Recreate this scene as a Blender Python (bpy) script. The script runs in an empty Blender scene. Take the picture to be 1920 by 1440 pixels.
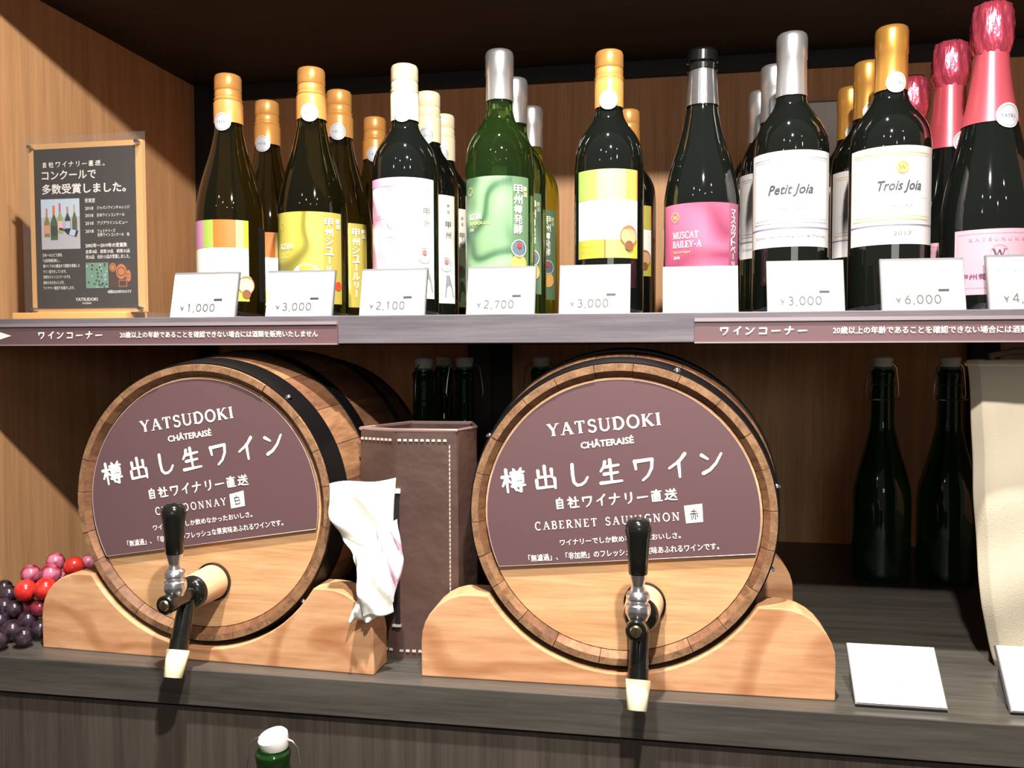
import bpy, bmesh, math, random
from mathutils import Vector, Matrix
random.seed(7)
sc = bpy.context.scene
H = 1.183                     # height of the eye above the shop floor; scene numbers are relative to the eye
PI = math.pi
R_ = math.radians

# ------------------------------------------------------------------ camera
cam = bpy.data.cameras.new('camera'); cam.lens = 30.0; cam.sensor_width = 36.0; cam.clip_start = .05
co = bpy.data.objects.new('camera', cam); sc.collection.objects.link(co); sc.camera = co
cam_rows = ((0.9849, 0.1725, -0.0031), (-0.0045, 0.0433, 0.9991), (-0.1724, 0.9841, -0.0434))   # right, up, forward
r, u, f = (Vector(v).normalized() for v in cam_rows)
co.matrix_world = Matrix(((r.x, u.x, -f.x, 0), (r.y, u.y, -f.y, 0), (r.z, u.z, -f.z, H), (0, 0, 0, 1)))

# ------------------------------------------------------------------ world, lights, exposure
w = bpy.data.worlds.new('world'); sc.world = w; w.use_nodes = True
w.node_tree.nodes['Background'].inputs[0].default_value = (1.0, .96, .93, 1)
w.node_tree.nodes['Background'].inputs[1].default_value = .17
def light(name, kind, loc, power, size=.02, color=(1, .93, .84), aim=None, angle=60, blend=.3, sy=None):
    l = bpy.data.lights.new(name, kind); l.energy = power; l.color = color
    if kind == 'AREA':
        l.size = size
        if sy: l.shape = 'RECTANGLE'; l.size_y = sy
    else: l.shadow_soft_size = size
    if kind == 'SPOT': l.spot_size = R_(angle); l.spot_blend = blend
    o = bpy.data.objects.new(name, l); sc.collection.objects.link(o)
    o.location = (loc[0], loc[1], loc[2] + H)
    if aim:
        d = Vector(aim) - Vector(loc); o.rotation_euler = d.to_track_quat('-Z', 'Y').to_euler()
    return o
light('track_lamp_near', 'POINT', (.09, .10, .71), 86, .017)
light('ceiling_downlight', 'SPOT', (-.10, .33, 1.45), 330, .028, aim=(-.13, .86, -.2), angle=50, blend=.8)
light('shop_light_panel', 'AREA', (.5, -2.6, .35), 9, 1.3, (1, .95, .9), aim=(-.2, .9, -.1), sy=.5)
for k, (x, y, z, p) in enumerate([(-.9, -.9, 1.15, 2.5), (1.0, -.8, 1.2, 2.5), (-.35, -1.6, 1.3, 3.5), (.5, -2.2, 1.3, 4), (1.5, -1.7, 1.3, 3.5), (-1.6, -2.0, 1.3, 3)]):
    light('far_ceiling_lamp', 'POINT', (x, y, z), p, .03)
sc.view_settings.view_transform = 'Standard'; sc.view_settings.look = 'None'
sc.view_settings.gamma = 1; sc.view_settings.use_curve_mapping = False
sc.view_settings.exposure = 0.0

# ------------------------------------------------------------------ materials
def rgb(r, g, b):
    f = lambda c: ((c/255+.055)/1.055)**2.4 if c > 10 else c/255/12.92
    return (f(r), f(g), f(b), 1)
def mat(name, col, rough=.5, metal=0, spec=.5, **kw):
    m = bpy.data.materials.new(name); m.use_nodes = True
    b = m.node_tree.nodes['Principled BSDF']
    b.inputs['Base Color'].default_value = col if len(col) == 4 else (*col, 1)
    b.inputs['Roughness'].default_value = rough; b.inputs['Metallic'].default_value = metal
    b.inputs['Specular IOR Level'].default_value = spec
    for k, v in kw.items(): b.inputs[k.replace('_', ' ')].default_value = v
    return m
def wood(name, c1, c2, grain=(60, 60, 4), rough=.45, c3=None, spec=.35, bump=.15, dist=2.0, fine=1.0, knots=0):
    m = mat(name, c1, rough, spec=spec); nt = m.node_tree; N = nt.nodes; L = nt.links; b = N['Principled BSDF']
    tc = N.new('ShaderNodeTexCoord'); mp = N.new('ShaderNodeMapping'); mp.inputs['Scale'].default_value = grain
    L.new(tc.outputs['Object'], mp.inputs[0])
    n1 = N.new('ShaderNodeTexNoise'); n1.inputs['Scale'].default_value = 1; n1.inputs['Detail'].default_value = 6; n1.inputs['Roughness'].default_value = .65; n1.inputs['Distortion'].default_value = dist*.15
    L.new(mp.outputs[0], n1.inputs[0])
    mp2 = N.new('ShaderNodeMapping'); mp2.inputs['Scale'].default_value = [g*6*fine for g in grain]; L.new(tc.outputs['Object'], mp2.inputs[0])
    n2 = N.new('ShaderNodeTexNoise'); n2.inputs['Scale'].default_value = 1; n2.inputs['Detail'].default_value = 3; L.new(mp2.outputs[0], n2.inputs[0])
    mix = N.new('ShaderNodeMath'); mix.operation = 'MULTIPLY_ADD'; mix.inputs[1].default_value = .35; L.new(n2.outputs[0], mix.inputs[0])
    s = N.new('ShaderNodeMath'); s.operation = 'MULTIPLY'; s.inputs[1].default_value = .75; L.new(n1.outputs[0], s.inputs[0]); L.new(s.outputs[0], mix.inputs[2])
    cr = N.new('ShaderNodeValToRGB'); L.new(mix.outputs[0], cr.inputs[0])
    e = cr.color_ramp.elements; e[0].position = .36; e[0].color = c2; e[1].position = .68; e[1].color = c1
    if c3: x = e.new(.52); x.color = c3
    out = cr.outputs[0]
    if knots:
        wv = N.new('ShaderNodeTexNoise'); wv.inputs['Scale'].default_value = knots; wv.inputs['Detail'].default_value = 1; L.new(tc.outputs['Object'], wv.inputs[0])
        k2 = N.new('ShaderNodeMath'); k2.operation = 'MULTIPLY'; k2.inputs[1].default_value = 46; L.new(wv.outputs[0], k2.inputs[0])
        k3 = N.new('ShaderNodeMath'); k3.operation = 'SINE'; L.new(k2.outputs[0], k3.inputs[0])
        k4 = N.new('ShaderNodeMapRange'); k4.inputs[1].default_value = .35; k4.inputs[2].default_value = 1; k4.inputs[3].default_value = 0; k4.inputs[4].default_value = .55; L.new(k3.outputs[0], k4.inputs[0])
        mx = N.new('ShaderNodeMixRGB'); mx.blend_type = 'MULTIPLY'; mx.inputs[2].default_value = (.58, .40, .28, 1); L.new(k4.outputs[0], mx.inputs[0]); L.new(out, mx.inputs[1]); out = mx.outputs[0]
    L.new(out, b.inputs['Base Color'])
    bp = N.new('ShaderNodeBump'); bp.inputs['Strength'].default_value = bump; bp.inputs['Distance'].default_value = .001
    L.new(mix.outputs[0], bp.inputs['Height']); L.new(bp.outputs[0], b.inputs['Normal'])
    return m
M = {}
M['wall'] = wood('wall wood vertical grain', rgb(226, 174, 126), rgb(192, 142, 98), (38, 38, 1.6), .5, spec=.3)
M['dark_wood'] = wood('dark stained wood', rgb(114, 108, 114), rgb(82, 78, 86), (2.5, 40, 46), .42, spec=.45)
M['counter'] = wood('dark counter wood', rgb(80, 76, 70), rgb(50, 48, 46), (2.5, 40, 46), .38, spec=.5)
M['cabinet'] = wood('dark cabinet wood', rgb(80, 72, 64), rgb(54, 48, 43), (60, 60, 1.8), .5)
M['black_board'] = wood('black painted board', rgb(52, 47, 44), rgb(36, 32, 32), (2, 30, 30), .6, spec=.3)
M['black'] = mat('black post', rgb(22, 22, 22), .55)
M['greypost'] = mat('dark grey post', rgb(62, 68, 66), .6)
M['stand'] = wood('stand pine', rgb(212, 166, 126), rgb(172, 118, 80), (3, 3, 30), .5, knots=5.0, spec=.3)
M['stand2'] = wood('stand pine wavy', rgb(212, 166, 126), rgb(172, 118, 80), (4, 4, 24), .5, knots=7.0, spec=.3)
M['head'] = wood('barrel head pine', rgb(216, 174, 130), rgb(182, 132, 88), (4, 4, 60), .5, spec=.3)
M['stave'] = wood('barrel stave oak', rgb(150, 110, 78), rgb(92, 62, 42), (40, 6, 40), .6, spec=.3, bump=.4)
M['stave2'] = wood('barrel stave oak darker', rgb(128, 88, 62), rgb(74, 48, 34), (40, 6, 40), .6, spec=.3, bump=.4)
M['chime'] = wood('stave end grain', rgb(150, 114, 84), rgb(92, 66, 48), (70, 30, 70), .65, spec=.25, bump=.4)
M['hoop'] = mat('black iron hoop', rgb(24, 23, 24), .42, .6)
M['steel'] = mat('polished steel', (.72, .72, .76), .14, 1)
M['brass'] = mat('worn brass', (.55, .42, .22), .25, 1)
M['chrome'] = mat('chrome', (.92, .91, .94), .24, 1)
M['blackplastic'] = mat('glossy black plastic', rgb(20, 20, 18), .16, spec=.6)
M['cork'] = mat('pale wooden plug', rgb(206, 166, 130), .6)
M['tip'] = mat('cream rubber tip', rgb(238, 226, 190), .5, Subsurface_Weight=.1)
M['sign'] = mat('mauve brown sign board', rgb(98, 74, 78), .35, spec=.4)
M['white'] = mat('white print', rgb(246, 244, 240), .5)
M['signedge'] = mat('pale cut edge', rgb(190, 170, 165), .5)
M['rail'] = mat('clear rail over wood', rgb(140, 128, 134), .2)
M['strip'] = mat('mauve strip print', rgb(104, 80, 84), .3)
M['ink'] = mat('grey ink', rgb(120, 118, 118), .6)
M['ink3'] = mat('price ink', rgb(84, 82, 84), .6)
M['ink2'] = mat('faint ink', rgb(160, 158, 158), .6)
M['inkdark'] = mat('dark ink', rgb(50, 48, 52), .6)
M['card'] = mat('white card', rgb(250, 250, 248), .45)
M['acrylic'] = mat('clear acrylic', (.3, .3, .3), .03, Alpha=.09)
M['acrylicgrey'] = mat('frosted acrylic edge', rgb(112, 112, 116), .3)
M['leather'] = mat('brown leather', rgb(76, 56, 51), .40, spec=.9)
M['leatheredge'] = mat('leather rim', rgb(128, 104, 100), .4)
M['stitch'] = mat('pale thread', rgb(190, 180, 170), .7)
M['wire'] = mat('bail wire', (.62, .62, .60), .28, 1)
M['porcelain'] = mat('white porcelain', rgb(236, 234, 230), .25)
M['rubber'] = mat('green tint collar', rgb(70, 150, 56), .4)
M['paper'] = mat('crumpled paper', rgb(240, 238, 230), .7, Subsurface_Weight=.05)
M['paper_pink'] = mat('pink speckled paper', rgb(232, 205, 222), .7)
M['black_print'] = mat('black poster print', rgb(44, 36, 36), .4)
M['plywood'] = mat('pale board', rgb(226, 174, 108), .5)
M['floor'] = mat('shop floor', rgb(90, 80, 72), .5)
M['capsilver'] = mat('silver capsule', (.72, .72, .74), .3, .85)
M['capgold'] = mat('gold capsule', rgb(206, 150, 72), .3, .6)
M['caporange'] = mat('copper gold screw cap', rgb(222, 160, 88), .3, .35)
M['capcream'] = mat('cream screw cap', rgb(240, 230, 196), .35, .1)
M['capblack'] = mat('black screw cap', rgb(16, 16, 16), .18)
M['capgrey'] = mat('dark silver sleeve', (.40, .40, .42), .2, .9)
def foil():
    m = mat('pink crinkled foil', rgb(214, 84, 108), .24, .65); nt = m.node_tree; N = nt.nodes; L = nt.links
    tc = N.new('ShaderNodeTexCoord'); mp = N.new('ShaderNodeMapping'); mp.inputs['Scale'].default_value = (1, 1, .35); L.new(tc.outputs['Object'], mp.inputs[0])
    n = N.new('ShaderNodeTexNoise'); n.inputs['Scale'].default_value = 130; n.inputs['Detail'].default_value = 3; L.new(mp.outputs[0], n.inputs[0])
    b = N.new('ShaderNodeBump'); b.inputs['Strength'].default_value = .8; b.inputs['Distance'].default_value = .003; L.new(n.outputs[0], b.inputs['Height']); L.new(b.outputs[0], N['Principled BSDF'].inputs['Normal'])
    return m
M['foil'] = foil()
M['foilsmooth'] = mat('pink foil skirt', rgb(214, 92, 106), .3, .5)
def leather_bump(m, scale=500, s=.25, d=.0006):
    nt = m.node_tree; N = nt.nodes; L = nt.links
    tc = N.new('ShaderNodeTexCoord'); n = N.new('ShaderNodeTexNoise'); n.inputs['Scale'].default_value = scale; n.inputs['Detail'].default_value = 4; L.new(tc.outputs['Object'], n.inputs[0])
    b = N.new('ShaderNodeBump'); b.inputs['Strength'].default_value = s; b.inputs['Distance'].default_value = d; L.new(n.outputs[0], b.inputs['Height']); L.new(b.outputs[0], N['Principled BSDF'].inputs['Normal'])
leather_bump(M['leather'], 10, .6, .012)
M['canvas'] = mat('natural canvas', rgb(204, 194, 174), .85, spec=.1); leather_bump(M['canvas'], 900, .5, .0008)
M['canvasdark'] = mat('canvas strap', rgb(150, 132, 110), .85)
def glass(name, col, rough=.02):
    return mat(name, col, rough, Transmission_Weight=1.0, IOR=1.25, spec=.5)
M['g_olive'] = mat('dark olive glass', (.040, .036, .008, 1), .04, Transmission_Weight=.93, IOR=1.45)
M['g_black'] = mat('near black glass', (.004, .005, .004, 1), .04, spec=.7)
M['g_green'] = mat('green glass', (.12, .26, .06, 1), .03, Transmission_Weight=.96, IOR=1.42)
M['g_dkgreen'] = mat('dark green glass', (.018, .085, .014, 1), .04, Transmission_Weight=.75, IOR=1.45)
M['g_yellow'] = mat('yellow green glass', (.42, .40, .03, 1), .03, Transmission_Weight=.9, IOR=1.4)
def grape(name, c1, c2, bloom=.5):
    m = mat(name, c1, .22, spec=.6); nt = m.node_tree; N = nt.nodes; L = nt.links
    tc = N.new('ShaderNodeTexCoord'); n = N.new('ShaderNodeTexNoise'); n.inputs['Scale'].default_value = 70; L.new(tc.outputs['Object'], n.inputs[0])
    cr = N.new('ShaderNodeValToRGB'); cr.color_ramp.elements[0].position = .42; cr.color_ramp.elements[0].color = c1; cr.color_ramp.elements[1].position = .62; cr.color_ramp.elements[1].color = c2
    L.new(n.outputs[0], cr.inputs[0]); L.new(cr.outputs[0], N['Principled BSDF'].inputs['Base Color']); return m
M['grape_red'] = grape('bright red grape', rgb(190, 34, 30), rgb(206, 60, 52))
M['grape_pink'] = grape('red grape with bloom', rgb(130, 20, 38), rgb(180, 110, 136))
M['grape_dark'] = grape('purple black grape', rgb(30, 18, 26), rgb(58, 44, 58))
M['grape_deep'] = grape('deep red grape', rgb(96, 20, 30), rgb(120, 40, 56))
M['stem_pink'] = mat('pinkish stem', rgb(190, 110, 110), .6)
M['stem_green'] = mat('green stem', rgb(160, 180, 120), .6)
M['sticker'] = mat('silver round sticker', rgb(196, 198, 206), .4, .2)
_fl = {}
def flat(r, g, b, rough=.45):
    k = (r, g, b, rough)
    if k not in _fl: _fl[k] = mat('print %d %d %d' % (r, g, b), rgb(r, g, b), rough)
    return _fl[k]
def swirl(name, base, dark, lite, seed=0, scale=16):
    m = mat(name, base, .4); nt = m.node_tree; N = nt.nodes; L = nt.links
    tc = N.new('ShaderNodeTexCoord'); mp = N.new('ShaderNodeMapping'); mp.inputs['Location'].default_value = (seed*3.1, seed*1.7, seed); L.new(tc.outputs['Object'], mp.inputs[0])
    n = N.new('ShaderNodeTexNoise'); n.inputs['Scale'].default_value = scale; n.inputs['Detail'].default_value = 0; n.inputs['Distortion'].default_value = .8; L.new(mp.outputs[0], n.inputs[0])
    mu = N.new('ShaderNodeMath'); mu.operation = 'MULTIPLY'; mu.inputs[1].default_value = 20; L.new(n.outputs[0], mu.inputs[0])
    si = N.new('ShaderNodeMath'); si.operation = 'SINE'; L.new(mu.outputs[0], si.inputs[0])
    cr = N.new('ShaderNodeValToRGB'); e = cr.color_ramp.elements; e[0].position = .0; e[0].color = lite; e[1].position = 1; e[1].color = dark; x = e.new(.62); x.color = base
    mr = N.new('ShaderNodeMapRange'); mr.inputs[1].default_value = -1; L.new(si.outputs[0], mr.inputs[0]); L.new(mr.outputs[0], cr.inputs[0])
    L.new(cr.outputs[0], N['Principled BSDF'].inputs['Base Color']); return m
M['sw_olive'] = swirl('olive swirl print', rgb(168, 160, 66), rgb(122, 116, 48), rgb(184, 176, 84), 1, 13)
M['sw_green'] = swirl('green swirl print', rgb(112, 148, 112), rgb(70, 106, 78), rgb(138, 172, 134), 2, 13)
M['sw_pink'] = swirl('magenta wave print', rgb(174, 82, 114), rgb(142, 68, 96), rgb(188, 100, 132), 5, 9)
M['sw_white'] = swirl('white label with pink wisps', rgb(244, 232, 236), rgb(226, 150, 180), rgb(250, 248, 246), 4, 14)

# ------------------------------------------------------------------ mesh helpers
def link(o, parent=None):
    sc.collection.objects.link(o)
    if parent is not None: o.parent = parent
    return o
def mk(name, vs, fs, mats, parent=None, smooth=False, mi=None, loc=None):
    me = bpy.data.meshes.new(name); me.from_pydata([tuple(v) for v in vs], [], fs)
    if not isinstance(mats, (list, tuple)): mats = [mats]
    for m in mats: me.materials.append(m)
    if mi: me.polygons.foreach_set('material_index', mi)
    if smooth: me.polygons.foreach_set('use_smooth', [True]*len(me.polygons))
    me.update()
    o = bpy.data.objects.new(name, me)
    if loc: o.location = loc
    return link(o, parent)
def bm_mk(name, bm, m, parent=None, smooth=False, loc=None):
    me = bpy.data.meshes.new(name); bmesh.ops.recalc_face_normals(bm, faces=bm.faces); bm.to_mesh(me); bm.free()
    for x in (m if isinstance(m, (list, tuple)) else [m]): me.materials.append(x)
    if smooth: me.polygons.foreach_set('use_smooth', [True]*len(me.polygons))
    o = bpy.data.objects.new(name, me)
    if loc: o.location = loc
    return link(o, parent)
def box(name, x0, x1, y0, y1, z0, z1, m, parent=None, bevel=0, rot=None):
    bm = bmesh.new(); bmesh.ops.create_cube(bm, size=1)
    cx, cy, cz = (x0+x1)/2, (y0+y1)/2, (z0+z1)/2
    for v in bm.verts: v.co = Vector((v.co.x*(x1-x0), v.co.y*(y1-y0), v.co.z*(z1-z0)))
    if bevel: bmesh.ops.bevel(bm, geom=bm.edges[:], offset=bevel, segments=2, affect='EDGES', profile=.5)
    if parent is None: return bm_mk(name, bm, m, None, loc=(cx, cy, cz))
    for v in bm.verts: v.co += Vector((cx, cy, cz))
    return bm_mk(name, bm, m, parent)
def autosmooth(o, ang=40):
    me = o.data
    me.polygons.foreach_set('use_smooth', [True]*len(me.polygons))
    try: me.set_sharp_from_angle(angle=R_(ang))
    except Exception: pass
    return o
def lathe_data(prof, seg=48, ax='z'):
    vs = []; fs = []
    n = len(prof)
    for i in range(seg):
        a = 2*PI*i/seg
        for r, z in prof:
            vs.append((r*math.cos(a), r*math.sin(a), z) if ax == 'z' else (r*math.cos(a), z, r*math.sin(a)))
    for i in range(seg):
        j = (i+1) % seg
        for k in range(n-1):
            q = (i*n+k, j*n+k, j*n+k+1, i*n+k+1)
            fs.append(q if ax == 'z' else q[::-1])
    return vs, fs
def lathe(name, prof, m, parent=None, seg=48, off=(0, 0, 0), ax='z', ang=35):
    vs, fs = lathe_data(prof, seg, ax)
    bm = bmesh.new(); bv = [bm.verts.new((v[0]+off[0], v[1]+off[1], v[2]+off[2])) for v in vs]
    for f_ in fs: bm.faces.new([bv[i] for i in f_])
    bmesh.ops.remove_doubles(bm, verts=bm.verts, dist=1e-6)
    bmesh.ops.dissolve_degenerate(bm, edges=bm.edges, dist=1e-7)
    return autosmooth(bm_mk(name, bm, m, parent), ang)
def tube(name, pts, rad, m, parent=None, seg=8, closed=False):
    P = [Vector(p) for p in pts]; n = len(P); vs = []; fs = []
    rads = rad if isinstance(rad, (list, tuple)) else [rad]*n
    up = None
    for i, p in enumerate(P):
        if closed: t = P[(i+1) % n]-P[i-1]
        else: t = P[min(i+1, n-1)]-P[max(i-1, 0)]
        t.normalize()
        if up is None: up = t.orthogonal().normalized()
        up = (up - t*up.dot(t)).normalized(); s = t.cross(up)
        for k in range(seg):
            a = 2*PI*k/seg; vs.append(p+(up*math.cos(a)+s*math.sin(a))*rads[i])
    for i in range(n if closed else n-1):
        j = (i+1) % n
        for k in range(seg):
            k2 = (k+1) % seg; fs.append((i*seg+k, i*seg+k2, j*seg+k2, j*seg+k))
    if not closed:
        fs.append(tuple(range(seg))[::-1]); fs.append(tuple(range((n-1)*seg, n*seg)))
    o = mk(name, vs, fs, m, parent); return autosmooth(o, 50)
def prism(name, pts, y0, y1, m, parent=None, bevel=0):
    """outline in x,z extruded along y"""
    bm = bmesh.new(); a = [bm.verts.new((x, y0, z)) for x, z in pts]; b = [bm.verts.new((x, y1, z)) for x, z in pts]
    bm.faces.new(a); bm.faces.new(b[::-1]); n = len(pts)
    for i in range(n): bm.faces.new((a[i], b[i], b[(i+1) % n], a[(i+1) % n]))
    if bevel:
        bmesh.ops.recalc_face_normals(bm, faces=bm.faces)
        es = [e for e in bm.edges if len(e.link_faces) == 2 and e.calc_face_angle() > .9]
        bmesh.ops.bevel(bm, geom=es, offset=bevel, segments=3, affect='EDGES', profile=.5)
    return bm_mk(name, bm, m, parent)
def thing(name, label, cat, loc=(0, 0, 0), rz=0, group=None, kind=None):
    o = bpy.data.objects.new(name, None); o.empty_display_size = .02; link(o); o.location = loc; o.rotation_euler = (0, 0, rz)
    return tag(o, label, cat, group, kind)
def tag(o, label, cat, group=None, kind=None):
    o['label'] = label; o['category'] = cat
    if group: o['group'] = group
    if kind: o['kind'] = kind
    return o
def struct(o, label=None):
    o['kind'] = 'structure'
    if label: o['label'] = label
    return o
def dup(root, loc, label=None, rz=None, group=None):
    r = root.copy(); sc.collection.objects.link(r); r.location = loc
    if rz is not None: r.rotation_euler = (0, 0, rz)
    if label: r['label'] = label
    if group: r['group'] = group
    for ch in list(root.children):
        c = ch.copy(); sc.collection.objects.link(c); c.parent = r
        for g in list(ch.children):
            d = g.copy(); sc.collection.objects.link(d); d.parent = c
    return r

# ------------------------------------------------------------------ lettering
# brush-drawn characters on a unit square: list of strokes
BR = {
 '出': [[(.5, .99), (.5, .08)], [(.2, .82), (.2, .53), (.8, .55)], [(.8, .84), (.8, .5)], [(.1, .42), (.1, .08), (.9, .1)], [(.9, .44), (.9, .02)]],
 'し': [[(.3, .95), (.28, .55), (.3, .2), (.42, .06), (.6, .06), (.78, .16), (.92, .36)]],
 '生': [[(.3, .94), (.24, .75), (.08, .55)], [(.26, .72), (.88, .76)], [(.52, 1), (.52, .05)], [(.22, .42), (.82, .45)], [(.04, .05), (.96, .08)]],
 'ワ': [[(.15, .85), (.17, .5)], [(.14, .83), (.9, .87), (.84, .5), (.66, .2), (.42, .02)]],
 'イ': [[(.86, .97), (.6, .68), (.15, .42)], [(.57, .68), (.56, .02)]],
 'ン': [[(.12, .84), (.36, .66)], [(.12, .08), (.4, .2), (.68, .45), (.94, .84)]],
 'コ': [[(.14, .8), (.86, .82), (.83, .1)], [(.12, .13), (.86, .15)]],
 'ー': [[(.06, .45), (.94, .5)]],
 'ナ': [[(.06, .62), (.94, .66)], [(.55, .96), (.54, .6), (.42, .25), (.2, .02)]],
 'リ': [[(.25, .88), (.25, .4)], [(.75, .94), (.75, .45), (.66, .18), (.42, .02)]],
 '樽': [[(.0, .68), (.4, .7)], [(.2, .99), (.2, .02)], [(.2, .66), (.0, .3)], [(.2, .6), (.38, .42)], [(.54, .99), (.6, .87)], [(.88, 1), (.8, .87)],
        [(.42, .83), (1, .85)], [(.48, .7), (.48, .4)], [(.48, .7), (.93, .71), (.93, .4)], [(.63, .83), (.6, .52)], [(.78, .83), (.78, .53)], [(.5, .55), (.92, .56)], [(.48, .4), (.93, .41)],
        [(.42, .26), (1, .28)], [(.8, .36), (.8, .02), (.68, .06)], [(.52, .21), (.6, .1)]],
 '自': [[(.25, .8), (.25, .02)], [(.25, .8), (.76, .8), (.76, .02)], [(.25, .55), (.75, .55)], [(.25, .31), (.75, .31)], [(.25, .07), (.75, .07)], [(.55, 1), (.44, .82)]],
 '社': [[(.2, .98), (.28, .87)], [(.04, .74), (.4, .76), (.04, .36)], [(.23, .56), (.23, .02)], [(.28, .5), (.4, .38)], [(.48, .6), (.96, .62)], [(.71, .94), (.71, .06)], [(.42, .05), (1, .07)]],
 '直': [[(.1, .86), (.9, .88)], [(.5, 1), (.5, .72)], [(.32, .7), (.32, .2)], [(.32, .7), (.76, .7), (.76, .2)], [(.32, .54), (.75, .54)], [(.32, .38), (.75, .38)], [(.32, .21), (.75, .21)], [(.12, .62), (.12, .04), (.94, .05)]],
 '送': [[(.12, .92), (.22, .8)], [(.04, .56), (.22, .58), (.12, .22)], [(.0, .12), (.2, .2), (.42, .07), (1, .03)], [(.46, .98), (.53, .86)], [(.84, 1), (.75, .86)], [(.38, .79), (.94, .81)], [(.34, .56), (.98, .58)], [(.66, .79), (.62, .42), (.38, .2)], [(.66, .52), (.94, .22)]],
 '赤': [[(.2, .78), (.8, .8)], [(.5, 1), (.5, .58)], [(.05, .56), (.95, .58)], [(.4, .56), (.36, .25), (.15, .02)], [(.6, .56), (.6, .04), (.5, .1)], [(.22, .4), (.12, .2)], [(.78, .42), (.9, .2)]],
 '白': [[(.2, .75), (.2, .03)], [(.2, .75), (.8, .75), (.8, .03)], [(.2, .42), (.8, .42)], [(.2, .07), (.8, .07)], [(.52, 1), (.42, .78)]],
}
# roman capitals with serifs: (advance, strokes[(points, width)], serifs[(x, y)])
TK, TN = .17, .075
def arc(cx, cy, rx, ry, a0, a1, n=12): return [(cx+rx*math.cos(R_(a0+(a1-a0)*i/n)), cy+ry*math.sin(R_(a0+(a1-a0)*i/n))) for i in range(n+1)]
RO = {
 'A': (.86, [([(.1, 0), (.42, 1)], TN), ([(.42, 1), (.76, 0)], TK), ([(.24, .36), (.62, .36)], TN)], [(.1, 0), (.76, 0)]),
 'B': (.7, [([(.14, 0), (.14, 1)], TK), (arc(.3, .76, .26, .23, 90, -90), TK*.8), (arc(.32, .27, .3, .26, 90, -90), TK*.8), ([(.14, .98), (.3, .98)], TN), ([(.14, .52), (.32, .52)], TN), ([(.14, .02), (.32, .02)], TN)], [(.12, 0), (.12, 1)]),
 'C': (.8, [(arc(.46, .5, .38, .5, 55, 305, 18), TK*.85), ([(.7, .98), (.7, .74)], TN)], []),
 'D': (.84, [([(.14, 0), (.14, 1)], TK), (arc(.32, .5, .42, .48, 90, -90, 16), TK*.9), ([(.14, .98), (.32, .98)], TN), ([(.14, .02), (.32, .02)], TN)], [(.12, 0), (.12, 1)]),
 'E': (.66, [([(.14, 0), (.14, 1)], TK), ([(.14, .97), (.56, .97), (.56, .82)], TN), ([(.14, .5), (.46, .5)], TN), ([(.14, .03), (.58, .03), (.6, .2)], TN)], [(.12, 0), (.12, 1)]),
 'G': (.84, [(arc(.46, .5, .38, .5, 55, 330, 18), TK*.85), ([(.72, .44), (.72, .06)], TK), ([(.56, .44), (.84, .44)], TN)], []),
 'H': (.86, [([(.14, 0), (.14, 1)], TK), ([(.7, 0), (.7, 1)], TK), ([(.14, .5), (.7, .5)], TN)], [(.14, 0), (.14, 1), (.7, 0), (.7, 1)]),
 'I': (.38, [([(.18, 0), (.18, 1)], TK)], [(.18, 0), (.18, 1)]),
 'J': (.5, [([(.3, 1), (.3, .1), (.12, -.12)], TK)], [(.3, 1)]),
 'K': (.82, [([(.14, 0), (.14, 1)], TK), ([(.66, 1), (.2, .46)], TN), ([(.3, .58), (.72, 0)], TK)], [(.14, 0), (.14, 1), (.66, 1), (.72, 0)]),
 'L': (.66, [([(.14, 0), (.14, 1)], TK), ([(.14, .03), (.58, .03), (.6, .22)], TN)], [(.12, 0), (.14, 1)]),
 'M': (1.0, [([(.12, 0), (.16, 1)], TN), ([(.16, 1), (.5, .1)], TK), ([(.5, .1), (.84, 1)], TN), ([(.84, 1), (.86, 0)], TK)], [(.12, 0), (.86, 0), (.12, 1), (.88, 1)]),
 'N': (.9, [([(.14, 0), (.14, 1)], TN), ([(.14, 1), (.74, 0)], TK), ([(.74, 0), (.74, 1)], TN)], [(.14, 0), (.1, 1), (.74, 1)]),
 'O': (.92, [(arc(.45, .5, .38, .49, 0, 360, 24), TK*.85)], []),
 'R': (.8, [([(.14, 0), (.14, 1)], TK), (arc(.32, .74, .27, .24, 90, -90), TK*.8), ([(.14, .98), (.32, .98)], TN), ([(.14, .5), (.32, .5)], TN), ([(.34, .5), (.7, 0)], TK)], [(.12, 0), (.12, 1), (.72, 0)]),
 'S': (.64, [(arc(.32, .75, .22, .23, 40, 270, 12)+arc(.32, .26, .24, .25, 90, -140, 12), TK*.8), ([(.54, .98), (.54, .76)], TN), ([(.08, .02), (.08, .24)], TN)], []),
 'T': (.78, [([(.38, 0), (.38, 1)], TK), ([(.06, .8), (.06, .97), (.7, .97), (.7, .8)], TN)], [(.38, 0)]),
 'U': (.86, [([(.14, 1), (.14, .35)]+arc(.42, .32, .28, .3, 180, 360, 10), TK*.8), ([(.7, .32), (.7, 1)], TN)], [(.14, 1), (.7, 1)]),
 'V': (.82, [([(.1, 1), (.4, 0)], TK), ([(.4, 0), (.72, 1)], TN)], [(.1, 1), (.72, 1)]),
 'W': (1.1, [([(.06, 1), (.32, 0)], TK), ([(.32, 0), (.54, .9)], TN), ([(.54, .9), (.78, 0)], TK), ([(.78, 0), (1.02, 1)], TN)], [(.06, 1), (1.02, 1)]),
 'Y': (.8, [([(.08, 1), (.38, .46)], TK), ([(.38, .46), (.7, 1)], TN), ([(.38, .5), (.38, 0)], TK)], [(.08, 1), (.7, 1), (.38, 0)]),
 '-': (.5, [([(.08, .4), (.38, .4)], TK)], []), ' ': (.5, [], []),
}
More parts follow.
